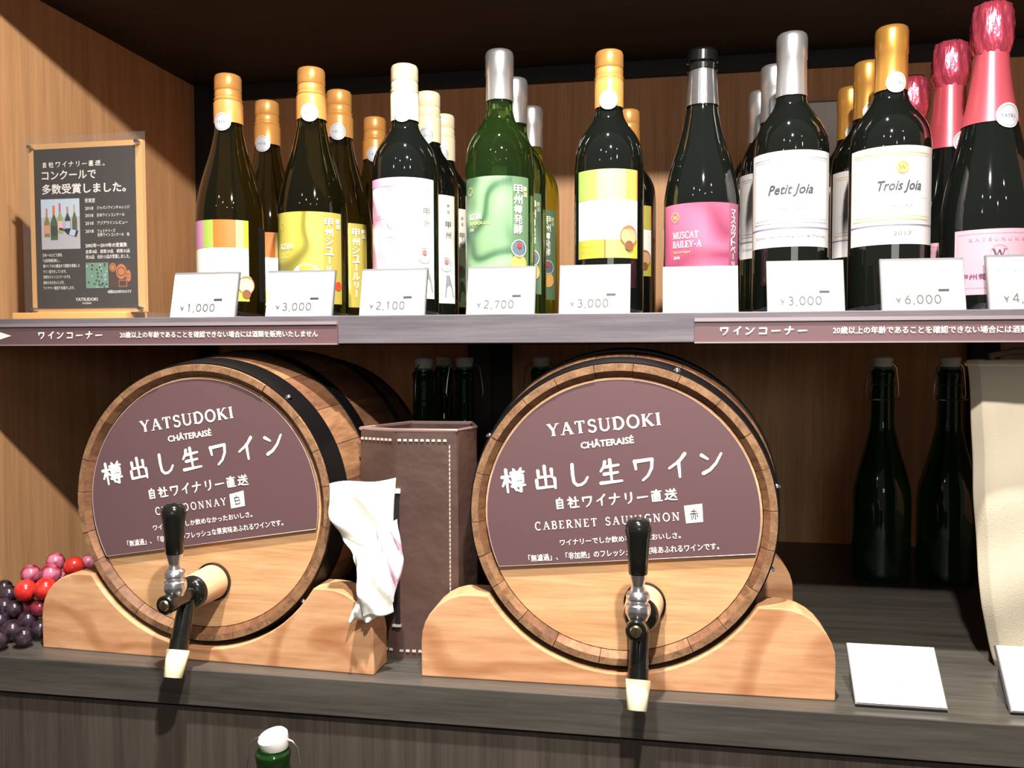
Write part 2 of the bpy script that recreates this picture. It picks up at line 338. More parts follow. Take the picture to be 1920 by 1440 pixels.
def stroke_geo(pts, ws, vs, fs, cap=True):
    n = len(pts); L_ = []
    for i, (x, y) in enumerate(pts):
        a = pts[max(i-1, 0)]; b = pts[min(i+1, n-1)]; dx, dy = b[0]-a[0], b[1]-a[1]; d = math.hypot(dx, dy) or 1
        nx, ny = -dy/d, dx/d
        L_.append((x, y, nx, ny, ws[i]/2))
    for i in range(n-1):
        x0, y0 = pts[i]; x1, y1 = pts[i+1]; dx, dy = x1-x0, y1-y0; d = math.hypot(dx, dy) or 1; nx, ny = -dy/d, dx/d
        a, b = ws[i]/2, ws[i+1]/2; k = len(vs)
        vs += [(x0-nx*a, y0-ny*a), (x1-nx*b, y1-ny*b), (x1+nx*b, y1+ny*b), (x0+nx*a, y0+ny*a)]; fs.append((k, k+1, k+2, k+3))
    for i, (x, y) in enumerate(pts):
        if not cap and i in (0, n-1): continue
        k = len(vs); r_ = ws[i]/2*.99
        vs += [(x+r_*math.cos(2*PI*q/8+.4), y+r_*math.sin(2*PI*q/8+.4)) for q in range(8)]; fs.append(tuple(range(k, k+8)))
def brush_text(s, weight=.12, pitch=1.22, jit=0):
    vs = []; fs = []; x = 0
    for ch in s:
        for st in BR[ch]:
            n = len(st); L_ = sum(math.dist(st[i], st[i+1]) for i in range(n-1))
            ws = [weight*(1.12-.42*(i/(n-1))) for i in range(n)]
            if L_ < .25: ws = [weight*.75]+[weight*1.05]*(n-1)
            a = len(vs); stroke_geo([(p[0]*(1-weight)+x+weight/2, p[1]*(1-weight)+weight/2) for p in st], ws, vs, fs)
        x += pitch
    return vs, fs, (x-pitch+1), 1.0
def roman_text(s, track=.18, bold=1.0):
    vs = []; fs = []; x = 0
    for ch in s:
        adv, sts, ser = RO[ch]
        for pts, wd in sts: stroke_geo([(p[0]+x, p[1]) for p in pts], [wd*bold]*len(pts), vs, fs, cap=len(pts) > 2)
        for sx, sy in ser:
            k = len(vs); y0, y1 = (0, .06) if sy < .5 else (.94, 1)
            vs += [(x+sx-.15, y0), (x+sx+.15, y0), (x+sx+.15, y1), (x+sx-.15, y1)]; fs.append((k, k+1, k+2, k+3))
        x += adv+track
    return vs, fs, x-track, 1.0
_tc = {}
def font_text(s, bold=0.0, line=1.0):
    key = (s, bold)
    if bold and key not in _tc:        # heavier: the same outline laid down again a little to the side, hair above hair
        vs0, fs0, W, _ = font_text(s, 0.0); out = []; of = []
        for q, (dx, dy) in enumerate(((0, 0), (bold, 0), (-bold, 0), (0, bold), (0, -bold))):
            k = len(out); out += [(x+dx, y+dy, q*.12) for x, y in vs0]; of += [tuple(i+k for i in f_) for f_ in fs0]
        _tc[key] = (out, of, W, 1.0)
    bold_ = bold; bold = 0.0
    if key in _tc: return _tc[key]
    cu = bpy.data.curves.new('t', 'FONT'); cu.body = s; cu.offset = bold; cu.resolution_u = 2; cu.size = 1; cu.fill_mode = 'FRONT'; cu.space_line = line
    o = bpy.data.objects.new('t', cu); sc.collection.objects.link(o)
    dg = bpy.context.evaluated_depsgraph_get(); dg.update()
    me = bpy.data.meshes.new_from_object(o.evaluated_get(dg))
    vs = [(v.co.x, v.co.y) for v in me.vertices]; fs = [tuple(p.vertices) for p in me.polygons]
    bpy.data.objects.remove(o); bpy.data.curves.remove(cu); bpy.data.meshes.remove(me)
    if not vs: vs = [(0, 0), (1, 0), (1, 1)]
    x0 = min(v[0] for v in vs); x1 = max(v[0] for v in vs); y0 = min(v[1] for v in vs); y1 = max(v[1] for v in vs)
    _tc[key] = ([(v[0]-x0, (v[1]-y0)/(y1-y0)) for v in vs], fs, x1-x0, 1.0)
    return _tc[key]
class Print:
    """flat print gathered in u (right), v (up) metres, mapped on to a surface"""
    def __init__(s): s.vs = []; s.fs = []; s.mi = []; s.mats = []
    def _m(s, m):
        if m not in s.mats: s.mats.append(m)
        return s.mats.index(m)
    def raw(s, vs, fs, m, layer):
        k = len(s.vs)
        if len(fs) > 3 and len(vs) == sum(len(f_) for f_ in fs):      # separate brush pieces: each a hair above the one before
            for q, f_ in enumerate(fs): s.vs += [(*vs[i], layer+(q % 64)*.0125) for i in f_]
        else: s.vs += [(a, b, layer) for a, b in vs]
        s.fs += [tuple(i+k for i in f_) for f_ in fs]; s.mi += [s._m(m)]*len(fs)
    def rect(s, u0, u1, v0, v1, m, layer=0, n=1):
        vs = []; fs = []
        for i in range(n+1):
            u_ = u0+(u1-u0)*i/n; vs += [(u_, v0), (u_, v1)]
        for i in range(n): fs.append((2*i, 2*i+2, 2*i+3, 2*i+1))
        s.raw(vs, fs, m, layer)
    def disc(s, u_, v_, ru, rv, m, layer=1, n=20): s.raw([(u_+ru*math.cos(2*PI*i/n), v_+rv*math.sin(2*PI*i/n)) for i in range(n)], [tuple(range(n))], m, layer)
    def ring(s, u_, v_, r0, r1, m, layer=1, n=24):
        vs = []; fs = []
        for i in range(n):
            c, s_ = math.cos(2*PI*i/n), math.sin(2*PI*i/n); vs += [(u_+r0*c, v_+r0*s_), (u_+r1*c, v_+r1*s_)]
        for i in range(n):
            j = (i+1) % n; fs.append((2*i, 2*i+1, 2*j+1, 2*j))
        s.raw(vs, fs, m, layer)
    def poly(s, pts, m, layer=1): s.raw(pts, [tuple(range(len(pts)))], m, layer)
    def text(s, T, p0, p1, h, m, layer=2):
        """T fills the base line from p0 to p1 with letter height h"""
        vs, fs, W, _ = T; p0 = Vector(p0); p1 = Vector(p1); d = p1-p0; L_ = d.length; d.normalize(); nrm = Vector((-d.y, d.x))
        if len(vs[0]) == 3:
            k = len(s.vs); s.vs += [(*(p0+d*(v[0]/W*L_)+nrm*(v[1]*h)), layer+v[2]) for v in vs]; s.fs += [tuple(i+k for i in f_) for f_ in fs]; s.mi += [s._m(m)]*len(fs); return
        s.raw([tuple(p0+d*(x/W*L_)+nrm*(y*h)) for x, y in vs], fs, m, layer)
    def build(s, name, fn, parent, step=.0002):
        vs = [fn(a, b, l*step) for a, b, l in s.vs]
        return mk(name, vs, s.fs, s.mats, parent, mi=s.mi)
def cyl_map(rad, ang, smooth_off=.0003):
    def fn(u_, v_, l):
        a = ang+u_/rad; q = rad+smooth_off+l
        return (q*math.sin(a), -q*math.cos(a), v_)
    return fn

# ------------------------------------------------------------------ setting
XL, YB, ZC, ZS, ZK = -.857, 1.5, .485, .034, -.333
struct(box('wall_left', XL-.03, XL, .80, YB+.03, -1.183, ZC+.03, M['wall']))
struct(box('wall_back', XL-.03, .93, YB, YB+.03, -1.183, ZC+.03, M['wall']))
struct(box('wall_right', .90, .93, .80, YB, -1.183, ZC+.03, M['wall']))
struct(box('ceiling', XL, .90, .845, YB, ZC, ZC+.03, M['black_board']))
struct(box('trim_1', XL, XL+.030, YB-.02, YB, ZS, ZC, M['black']))
struct(box('trim_2', XL+.03, .90, YB-.012, YB, .459, ZC, M['black']))
struct(box('trim_3', XL, XL+.030, YB-.02, YB, ZK, .004, M['black']))
struct(box('trim_4', -.339, -.298, YB-.02, YB, ZK, .004, M['greypost']))
struct(box('trim_5', -.298, -.262, YB-.016, YB, ZK, .004, M['black']))
struct(box('trim_6', .491, .534, YB-.02, YB, ZK, .004, M['black']))
struct(box('floor', -3, 3, -3.5, 2.5, -1.233, -1.183, M['floor']))
tag(box('display_shelf', XL, .90, .87, YB, .004, ZS, M['dark_wood'], bevel=.0008), 'long dark grey wooden shelf board carrying the wine bottles', 'shelf')
tag(box('counter_board', XL, .90, .80, YB, ZK-.038, ZK, M['counter'], bevel=.001), 'dark wooden counter board on which the two barrels stand', 'counter')
cab = thing('base_cabinet', 'dark base cabinet with vertical grain under the counter board', 'cabinet', (0, .80, -1.183))
box('cabinet_body', XL+.004, .896, .03, .69, .06, 1.183+ZK-.041, M['cabinet'], cab)
box('cabinet_plinth', XL+.004, .896, .06, .69, 0, .06, M['black'], cab)
for a, b in ((XL+.006, -.79), (-.787, .45), (.453, .894)):
    box('door', a, b, .006, .03, .10, 1.183+ZK-.042, M['cabinet'], cab, bevel=.0008)
led = thing('low_display_ledge', 'low dark ledge standing in front of the base cabinet', 'ledge', (-.36, .62, -1.183))
box('ledge_top', -.45, .45, -.17, .17, .47, .49, M['cabinet'], led)
for x in (-.44, .42): box('side_panel', x, x+.02, -.16, .16, 0, .47, M['cabinet'], led)

# shelf edge notice strips
def strip_sign(name, x0, x1, label, xt, xs0, xs1, arrow=None):
    t = thing(name, label, 'sign', (x0, .868, .004))
    W = x1-x0
    box('print_panel', 0, W, -.0012, .0018, .0002, .0205, M['strip'], t)
    box('upper_rail', 0, W, -.0030, .0018, .0205, .0240, M['rail'], t)
    box('lower_rail', 0, W, -.0030, .0018, -.0010, .0004, M['rail'], t)
    p = Print(); p.text(brush_text('ワインコーナー', .15, 1.2), (xt[0]-x0, xt[2]), (xt[1]-x0, xt[2]), .0092, M['white'])
    p.build('title_lettering', lambda a, b, l: (a, -.0014-l, b), t); p = Print()
    s = '20歳以上の年齢であることを確認できない場合には酒類を販売いたしません'
    p.text(font_text(s, .012), (xs0-x0, xt[2]+.0012), (xs1-x0, xt[2]+.0012), .0068, M['white'])
    p.build('lettering', lambda a, b, l: (a, -.0014-l, b), t)
    if arrow:
        q = Print(); q.poly([(a-x0, b) for a, b in arrow], M['white']); q.build('arrow', lambda a, b, l: (a, -.0014-l, b), t)
    return t
strip_sign('shelf_edge_sign', -.852, -.341, 'mauve shelf edge strip with white arrow, at the left', (-.701, -.618, .0062), -.597, -.363,
           arrow=[(-.835, .0085), (-.752, .0085), (-.752, .0055), (-.7345, .0105), (-.752, .0155), (-.752, .0125), (-.835, .0125)])
strip_sign('shelf_edge_sign', .032, .60, 'mauve shelf edge strip on the right, cut off by the frame', (.0555, .1400, .0066), .163, .398)

# ------------------------------------------------------------------ poster in acrylic
po = thing('poster_stand', 'black award poster on pale board in clear acrylic at the left end of the shelf', 'poster', (-.664, .915, ZS))
box('foot_bar', -.100, .050, -.012, .030, 0, .0085, M['plywood'], po, bevel=.001)
box('acrylic_foot', .050, .088, -.014, .026, 0, .0075, M['acrylic'], po)
box('backing_board', -.079, .069, -.003, .003, .0085, .208, M['plywood'], po)
box('acrylic_panel', -.085, .075, -.0085, -.0055, .0085, .216, M['acrylic'], po)
box('poster_print', -.0715, .0605, -.0042, -.0032, .0135, .2015, M['black_print'], po)
for x, z in ((-.073, .2035), (.066, .2045), (-.073, .0125), (.066, .0125)):
    lathe('stud', [(0, -.002), (.0022, -.002), (.0022, .006), (0, .006)], M['steel'], po, 12, (x, -.0095, z), 'y')
p = Print()
def pp(px, py):      # position on the print from the fraction of its width and height
    return (-.0715+.132*(px-229)/(927-229), .2015-.188*(py-165)/(1280-165))
def pt(s, x0, x1, yb, h, bold=.01, m=None): p.text(font_text(s, bold), pp(x0, yb), pp(x1, yb), .188*h/1115, m or M['white'])
p.text(brush_text('自社ワイナリー直送', .13, 1.15), pp(285, 297), pp(697, 297), .0072, M['white'])
pt('。', 708, 722, 297, 14)
pt('コンクールで', 285, 660, 380, 62, .02); pt('多数受賞しました。', 285, 862, 480, 68, .025)
pt('受賞歴', 580, 650, 548, 30)
for yb, a, b, s in ((598, 662, 885, 'ジャパンワインチャレンジ'), (648, 662, 850, '日本ワインコンクール'), (702, 662, 870, 'アジアワインレビュー'), (757, 662, 785, 'フェミナリーズ')):
    pt('2018', 580, 636, yb, 22); pt(s, a, b, yb, 24)
pt('世界ワインコンクール　他', 662, 880, 785, 24); pt('2002年～2019年の受賞数', 577, 862, 860, 30, .02)
pt('金賞:8品　銀賞:29品　銅賞:52品', 577, 880, 900, 26); pt('他:26品　合計115品が受賞しました。', 577, 880, 938, 28)
for i, (s, b) in enumerate((('日本一のぶどう産地、', 415), ('「山梨県勝沼町」。', 398), ('畑づくりから醸造まで国際を意識した', 535), ('ワイン造りをしています。', 440), ('世界のワインコンクールでも', 465), ('認められたおいしさを、', 425), ('ワイナリー直送でお届けします。', 495))):
    pt(s, 277, b, 917+i*38.5, 24, .008)
pt('※画像は2018年のものです', 722, 885, 1180, 24); pt('YATSUDOKI', 500, 652, 1230, 22, .02); pt('CHATERAISE', 545, 608, 1252, 12)
def prect(x0, x1, y0, y1, m, layer=2):
    a = pp(x0, y1); b = pp(x1, y0); p.rect(a[0], b[0], a[1], b[1], m, layer)
def pbottle(x, yb, wd, ht, body, cap, lab, rot=0):
    q = [(-1, 0), (1, 0), (1, .5), (.3, .72), (.3, 1), (-.3, 1), (-.3, .72), (-1, .5)]
    def tr(a, b):
        a *= wd/2; b *= ht; c, s_ = math.cos(rot), math.sin(rot); return pp(x+a*c-b*s_, yb-(a*s_+b*c))
    p.poly([tr(a, b) for a, b in q], body, 4); p.poly([tr(a, b) for a, b in [(-.34, .74), (.34, .74), (.34, 1.02), (-.34, 1.02)]], cap, 5)
    p.poly([tr(a, b) for a, b in [(-.92, .12), (.92, .12), (.92, .42), (-.92, .42)]], lab, 5)
prect(272, 542, 515, 640, flat(200, 220, 240)); prect(272, 542, 640, 865, flat(192, 190, 200))
pbottle(312, 778, 38, 195, flat(120, 130, 40), flat(200, 120, 100), flat(226, 150, 120)); pbottle(405, 755, 38, 205, flat(150, 170, 90), flat(220, 70, 110), flat(236, 190, 200))
pbottle(458, 742, 38, 168, flat(30, 32, 44), flat(190, 140, 90), flat(190, 205, 230)); pbottle(506, 750, 34, 190, flat(90, 100, 40), flat(220, 170, 90), flat(80, 86, 60))
pbottle(362, 800, 50, 235, flat(60, 90, 44), flat(220, 120, 50), flat(40, 52, 40)); pbottle(524, 762, 46, 130, flat(30, 30, 40), flat(60, 70, 100), flat(190, 210, 236), R_(72))
prect(575, 730, 965, 1142, flat(110, 150, 130)); prect(733, 885, 965, 1142, flat(60, 36, 24))
rr = random.Random(3)
for k in range(34):
    a = pp(rr.uniform(582, 722), rr.uniform(972, 1134)); p.disc(a[0], a[1], .0014, .0014, rr.choice([flat(170, 196, 220), flat(60, 90, 130), flat(150, 190, 110), flat(40, 70, 60)]), 4, 7)
for (x, y, a, b) in ((820, 1030, 36, 52), (868, 1060, 18, 40), (762, 1000, 24, 30)):
    q = pp(x, y); p.disc(q[0], q[1], a*.00019, b*.00017, flat(196, 120, 66), 4); p.ring(q[0], q[1], a*.00012, a*.00015, flat(110, 60, 34), 5)
prect(800, 860, 1085, 1138, flat(150, 84, 44), 5); prect(808, 850, 1096, 1128, flat(60, 34, 24), 6)
p.build('lettering', lambda a, b, l: (a, -.0043-l*.5, b), po)

# ------------------------------------------------------------------ wine bottles
BORD = [(.56, 1), (.624, .955), (.672, .82), (.71, .62), (.74, .47), (.77, .40), (.80, .375), (.97, .365), (.995, .365)]
BURG = [(.38, 1), (.44, .985), (.50, .92), (.56, .82), (.62, .69), (.68, .56), (.74, .46), (.80, .40), (.97, .355), (.995, .355)]
CHAM = [(.30, 1), (.36, .955), (.42, .88), (.49, .77), (.56, .65), (.63, .54), (.70, .44), (.78, .37), (.84, .335), (.98, .335)]
SW = [(.33, 1), (.38, .985), (.43, .94), (.50, .80), (.56, .67), (.63, .53), (.70, .42), (.80, .39), (.90, .375), (.93, .40), (.945, .40), (.95, .34), (.965, .34)]
def catmull(P, n=4):
    out = []
    for i in range(len(P)-1):
        p0 = P[max(i-1, 0)]; p1 = P[i]; p2 = P[i+1]; p3 = P[min(i+2, len(P)-1)]
        for k in range(n):
            t = k/n
            out.append(tuple(.5*((2*p1[j])+(-p0[j]+p2[j])*t+(2*p0[j]-5*p1[j]+4*p2[j]-p3[j])*t*t+(-p0[j]+3*p1[j]-3*p2[j]+p3[j])*t**3) for j in (0, 1)))
    return out+[P[-1]]
def bottle_profile(sh, Rr, h):
    pr = [(0, .004), (Rr*.55, .003), (Rr*.85, 0), (Rr*.94, .0006), (Rr*.99, .004), (Rr, .009)]
    pr += [(Rr*b, h*a) for a, b in catmull(sh)]
    top = h*.999 if sh is not SW else h*.958
    if sh is SW: pr = [q for q in pr if q[1] <= top]
    pr += [(Rr*sh[-1][1]*.9, top), (0, top)]
    return pr
def rad_at(sh, Rr, h, z):
    a = z/h
    if a <= sh[0][0]: return Rr
    for (a0, b0), (a1, b1) in zip(sh, sh[1:]):
        if a0 <= a <= a1: return Rr*(b0+(b1-b0)*(a-a0)/(a1-a0))
    return Rr*sh[-1][1]
def neck_sticker(par, sh, Rr, h, z, ang, rs=.0105):
    q = rad_at(sh, Rr, h, z)+.0028
    p = Print(); n = 24
    vs = [(0, z)]+[(rs*t*math.cos(2*PI*i/n), z+rs*t*math.sin(2*PI*i/n)) for t in (.5, 1) for i in range(n)]
    fs = [(0, 1+i, 1+(i+1) % n) for i in range(n)]+[(1+i, 1+n+i, 1+n+(i+1) % n, 1+(i+1) % n) for i in range(n)]
    p.raw(vs, fs, M['sticker'], 0)
    p.ring(0, z, rs*.80, rs*.86, flat(150, 150, 160), 1); p.text(roman_text('YATSU', .15), (-rs*.62, z-.0015), (rs*.62, z-.0015), .0028, flat(120, 120, 130), 1)
    def fn(u_, v_, l):
        qq = max(q, rad_at(sh, Rr, h, v_)+.0012)+l
        a = ang+u_/q; return (qq*math.sin(a), -qq*math.cos(a), v_)
    return p.build('neck_sticker', fn, par)
def screw_cap(par, sh, Rr, h, z0, m, ridge=True):
    r0 = rad_at(sh, Rr, h, z0)+.0012; r1 = Rr*sh[-1][1]+.0016
    zr = h-.030
    pr = [(r0-.001, z0), (r0, z0), (r0, zr-.004)]
    pr += [(r1, zr-.002), (r1+.0008, zr), (r1+.0008, zr+.001), (r1-.0004, zr+.002), (r1, zr+.004), (r1, zr+.009), (r1-.0008, zr+.0105), (r1+.0002, zr+.012), (r1, h-.004), (r1-.0012, h-.0012), (r1-.0035, h), (0, h)]
    return lathe('screw_cap', pr, m, par, 40)
def capsule(par, sh, Rr, h, z0, m):
    r0 = rad_at(sh, Rr, h, z0)+.0008; r1 = Rr*sh[-1][1]+.0012
    pr = [(r0-.0008, z0), (r0, z0), (max(r1, .0152), h-.050), (max(r1, .0152), h-.028), (max(r1, .0152)+.0006, h-.0265), (max(r1, .0152)+.0006, h-.005), (max(r1, .0152)-.0004, h-.0015), (r1-.002, h), (0, h)]
    return lathe('capsule', pr, m, par, 40)
def view_angle(X, Y): return math.atan2(-X, Y)
class Lab:
    def __init__(s, Rr, X, Y, fl, fr, z0, z1):
        a0 = view_angle(X, Y)+math.asin(fl); a1 = view_angle(X, Y)+math.asin(fr)
        s.ang = (a0+a1)/2; s.hw = (a1-a0)/2*Rr; s.R = Rr; s.z0 = z0; s.z1 = z1; s.p = Print(); s.a0 = a0; s.X = X; s.Y = Y
    def u(s, frac): return (math.asin(max(-.99, min(.99, frac)))+view_angle(s.X, s.Y)-s.ang)*s.R     # from apparent offset to arc metres
    def rect(s, a, b, c, d, m, layer=0):
        W = 2*s.hw; Hh = s.z1-s.z0; s.p.rect(-s.hw+a*W, -s.hw+b*W, s.z0+c*Hh, s.z0+d*Hh, m, layer, max(1, int(abs(b-a)*24)))
    def text(s, T, a, b, c, h, m, layer=2):
        W = 2*s.hw; Hh = s.z1-s.z0; s.p.text(T, (-s.hw+a*W, s.z0+c*Hh), (-s.hw+b*W, s.z0+c*Hh), h, m, layer)
    def vtext(s, chars, a, top, size, m, gap=1.12, bold=.015):
        W = 2*s.hw; Hh = s.z1-s.z0; x = -s.hw+a*W; z = s.z0+top*Hh
        for ch in chars:
            if ch == ' ': z -= size*.6; continue
            if ch == 'ー': s.p.rect(x-size*.07, x+size*.07, z-size*.9, z-size*.05, m, 2); z -= size*gap; continue
            T = BRT(ch, bold); s.p.text(T, (x-size/2, z-size), (x+size/2, z-size), size*.95, m, 2); z -= size*gap
    def disc(s, a, c, r, m, layer=3, sq=1):
        W = 2*s.hw; Hh = s.z1-s.z0; s.p.disc(-s.hw+a*W, s.z0+c*Hh, r*sq, r, m, layer)
    def ring(s, a, c, r0, r1, m, layer=4):
        W = 2*s.hw; Hh = s.z1-s.z0; s.p.ring(-s.hw+a*W, s.z0+c*Hh, r0, r1, m, layer)
    def build(s, par, name='label'): return s.p.build(name, cyl_map(s.R, s.ang), par)
def BRT(ch, bold): return brush_text(ch, .12+bold) if ch in BR else font_text(ch, bold)

GR = 'wine bottles on the shelf'
def bottle(kind, label, X, Y, Rr, h, glassm, group=None):
    sh = {'bord': BORD, 'burg': BURG, 'cham': CHAM}[kind]
    t = thing('sparkling_wine_bottle' if kind == 'cham' else 'wine_bottle', label, 'wine bottle', (X, Y, ZS), 0, group or GR)
    lathe('glass_body', bottle_profile(sh, Rr, h), glassm, t, 56, ang=50)
    return t, sh
Y0 = .955
def gold_medal(L, a, c, r, col=(206, 160, 120)):
    L.disc(a, c, r, flat(*col), 4, .85); L.ring(a, c, r*.8, r*.9, flat(150, 104, 72), 5); L.disc(a, c-.11, r*.45, flat(130, 84, 60), 6)
# 1 screw cap, coloured bars and white label
def b1():
    X, Rr, h = -.509, .0393, .2889
    t, sh = bottle('burg', 'screw-capped bottle with pink, green, orange and yellow barred label, front row left end', X, Y0, Rr, h, M['g_olive'])
    screw_cap(t, sh, Rr, h, h-.058, M['caporange']); neck_sticker(t, sh, Rr, h, h-.0585, view_angle(X, Y0)-.42)
    L = Lab(Rr, X, Y0, -.975, .50, .020, .1135)
    L.rect(0, 1, 0, 1, flat(248, 246, 236))
    for a, b, c in ((0, .26, (200, 140, 180)), (.26, .45, (156, 180, 84)), (.45, .80, (200, 112, 50)), (.80, .92, (214, 208, 130)), (.92, 1, (206, 194, 52))): L.rect(a, b, .66, 1, flat(*c), 1)
    L.rect(0, 1, 0, .2, flat(200, 224, 80), 1)
    for i in range(3): L.text(font_text(('Chardonnay', 'Koshu Cuvee', 'Yamanashi')[i]), .35, .7, .54-.08*i, .0028, M['ink2'])
    gold_medal(L, .95, .2, .0115, (226, 210, 160)); L.build(t)
    Lb = Lab(Rr, X, Y0, .62, .97, .02, .108); Lb.ang += .25; Lb.rect(0, 1, 0, 1, flat(22, 22, 20)); Lb.build(t, 'back_label')
    dup(t, (-.5126, 1.0644, ZS), 'screw-capped bottle with barred label, behind the front row bottle at the left end')
b1()
# 2 olive swirl label
def b2():
    X, Rr, h = -.4042, .0405, .2903
    t, sh = bottle('burg', 'copper-capped bottle with olive yellow swirl label and vertical lettering, front row', X, Y0, Rr, h, M['g_olive'])
    screw_cap(t, sh, Rr, h, h-.060, M['caporange']); neck_sticker(t, sh, Rr, h, h-.0545, view_angle(X, Y0)-.15)
    L = Lab(Rr, X, Y0, -.96, .77, .0157, .1195); L.rect(0, .72, 0, 1, M['sw_olive']); L.rect(.72, 1, 0, 1, flat(158, 144, 66))
    L.vtext('甲州シュールリー', .80, .94, .0098, M['white'], 1.1); L.vtext('勝沼', .93, .94, .0055, M['white'])
    L.text(roman_text('KOSHU', .1), .10, .33, .60, .0060, M['white']); L.text(font_text('Sur Lie'), .10, .24, .50, .003, flat(230, 210, 120))
    L.ring(.14, .86, .0035, .0042, flat(214, 176, 80)); L.disc(.50, .27, .0175, flat(250, 248, 240), 3); L.text(roman_text('W', 0, .8), .44, .56, .30, .0075, flat(180, 150, 60), 5)
    L.disc(.93, .2, .005, flat(200, 60, 40)); L.build(t)
    dup(t, (-.4049, 1.0437, ZS), 'second olive swirl label bottle, directly behind the front one'); dup(t, (-.4021, 1.1728, ZS), 'third olive swirl label bottle, deepest of its row of three')
b2()
# 3 white and pink label, cream cap
def b3():
    X, Rr, h = -.2912, .0380, .2874
    t, sh = bottle('bord', 'cream-capped dark bottle with white label and pink wisps, front row', X, Y0, Rr, h, M['g_black'])
    screw_cap(t, sh, Rr, h, h-.064, M['capcream']); neck_sticker(t, sh, Rr, h, h-.057, view_angle(X, Y0)-.2)
    L = Lab(Rr, X, Y0, -.96, .82, .0205, .1541); L.rect(0, 1, 0, 1, flat(248, 246, 242)); L.rect(0, .40, .0, 1, M['sw_white'], 1); L.rect(0, .45, .93, 1, flat(232, 170, 206), 2)
    L.vtext('甲州', .86, .76, .0085, M['ink'], 1.5); L.vtext('勝沼', .86, .92, .004, M['ink2'], 2); L.text(roman_text('KOSHU', .1), .10, .3, .66, .0045, flat(200, 160, 170))
    for a, c, r_ in ((.34, .40, .010), (.34, .40, .0145), (.42, .64, .0085)): L.ring(a, c, r_, r_+.0006, flat(226, 130, 160), 3)
    L.disc(.82, .36, .0088, flat(160, 168, 176), 4); L.disc(.82, .385, .0028, flat(206, 110, 110), 5)
    L.p.poly([(L.u(.50+x*.30), .0555-y*.028) for x, y in ((.05, 0), (.45, 0), (.75, .5), (.95, 1), (-.1, 1), (0, .5))], flat(130, 136, 142), 3)
    L.rect(0, 1, 0, .16, flat(240, 244, 222), 1); L.build(t)
    L2 = ['second white label bottle with cream cap, directly behind the front one', 'third white label bottle with cream cap, deepest of its row']
    dup(t, (-.293, 1.0612, ZS), L2[0]); dup(t, (-.3001, 1.1664, ZS), L2[1])
b3()
# 4 green glass
def b4():
    X, Rr, h = -.1806, .0388, .2962
    t, sh = bottle('bord', 'bright green glass bottle with green swirl label and silver capsule, front row', X, Y0, Rr, h, M['g_green'])
    capsule(t, sh, Rr, h, h-.0555, M['capsilver'])
    L = Lab(Rr, X, Y0, -.955, .80, .030, .1515); L.rect(0, .74, 0, 1, M['sw_green']); L.rect(.74, 1, 0, 1, flat(92, 122, 92))
    L.vtext('甲州樽発酵', .82, .93, .0105, M['white'], 1.02); L.vtext('勝沼', .93, .92, .0055, flat(230, 220, 170))
    L.text(roman_text('KOSHU', .1), .12, .34, .625, .0060, M['white']); L.text(roman_text('BARREL', .1), .12, .46, .575, .0028, flat(220, 200, 110)); L.ring(.14, .88, .0036, .0044, flat(200, 170, 90)); L.text(font_text('2018'), .12, .2, .52, .003, M['white'])
    L.disc(.83, .36, .0092, flat(96, 110, 126), 4, .8); L.ring(.83, .36, .0085, .0095, flat(210, 214, 216), 5); L.disc(.83, .385, .0028, flat(210, 60, 60), 6)
    L.disc(.83, .22, .0100, flat(220, 170, 96), 4); L.build(t)
    dup(t, (-.1804, 1.0561, ZS), 'green glass bottle directly behind the front green swirl label bottle')
    o = dup(t, (-.1790, 1.1832, ZS), 'yellowish green bottle with silver capsule, deepest of the green label row')
    for c in o.children:
        if c.name.startswith('glass_body'): c.data = c.data.copy(); c.data.materials[0] = M['g_yellow']
b4()
# 5 lime and yellow bands
def b5():
    X, Rr, h = -.058, .0380, .2887
    t, sh = bottle('bord', 'dark bottle with lime and yellow banded white label and copper cap, front row', X, Y0, Rr, h, M['g_black'])
    screw_cap(t, sh, Rr, h, h-.062, M['caporange']); neck_sticker(t, sh, Rr, h, h-.056, view_angle(X, Y0)-.05)
    L = Lab(Rr, X, Y0, -.85, .79, .0604, .1544); L.rect(0, 1, 0, 1, flat(248, 247, 240))
    for a, b, c in ((0, .35, (152, 180, 92)), (.35, .78, (196, 194, 132)), (.78, .975, (192, 182, 88)), (.975, 1, (230, 120, 50))): L.rect(a, b, .66, 1, flat(*c), 1)
    for a, b, c in ((0, .46, (172, 168, 66)), (.46, .48, (220, 90, 50)), (.48, .86, (158, 178, 100)), (.86, 1, (186, 174, 66))): L.rect(a, b, 0, .21, flat(*c), 1)
    L.text(font_text('白'), .32, .38, .5, .004, M['ink2']); L.text(font_text('Koshu'), .30, .42, .42, .003, M['ink2']); L.text(font_text('YAMANASHI'), .06, .3, .13, .003, flat(190, 190, 60)); L.text(font_text('Chardonnay'), .06, .4, .06, .003, flat(190, 190, 60))
    gold_medal(L, .83, .25, .0118); L.build(t)
    dup(t, (-.0462, 1.1939, ZS), 'copper-capped bottle at the back, hidden behind the lime banded bottle')
b5()
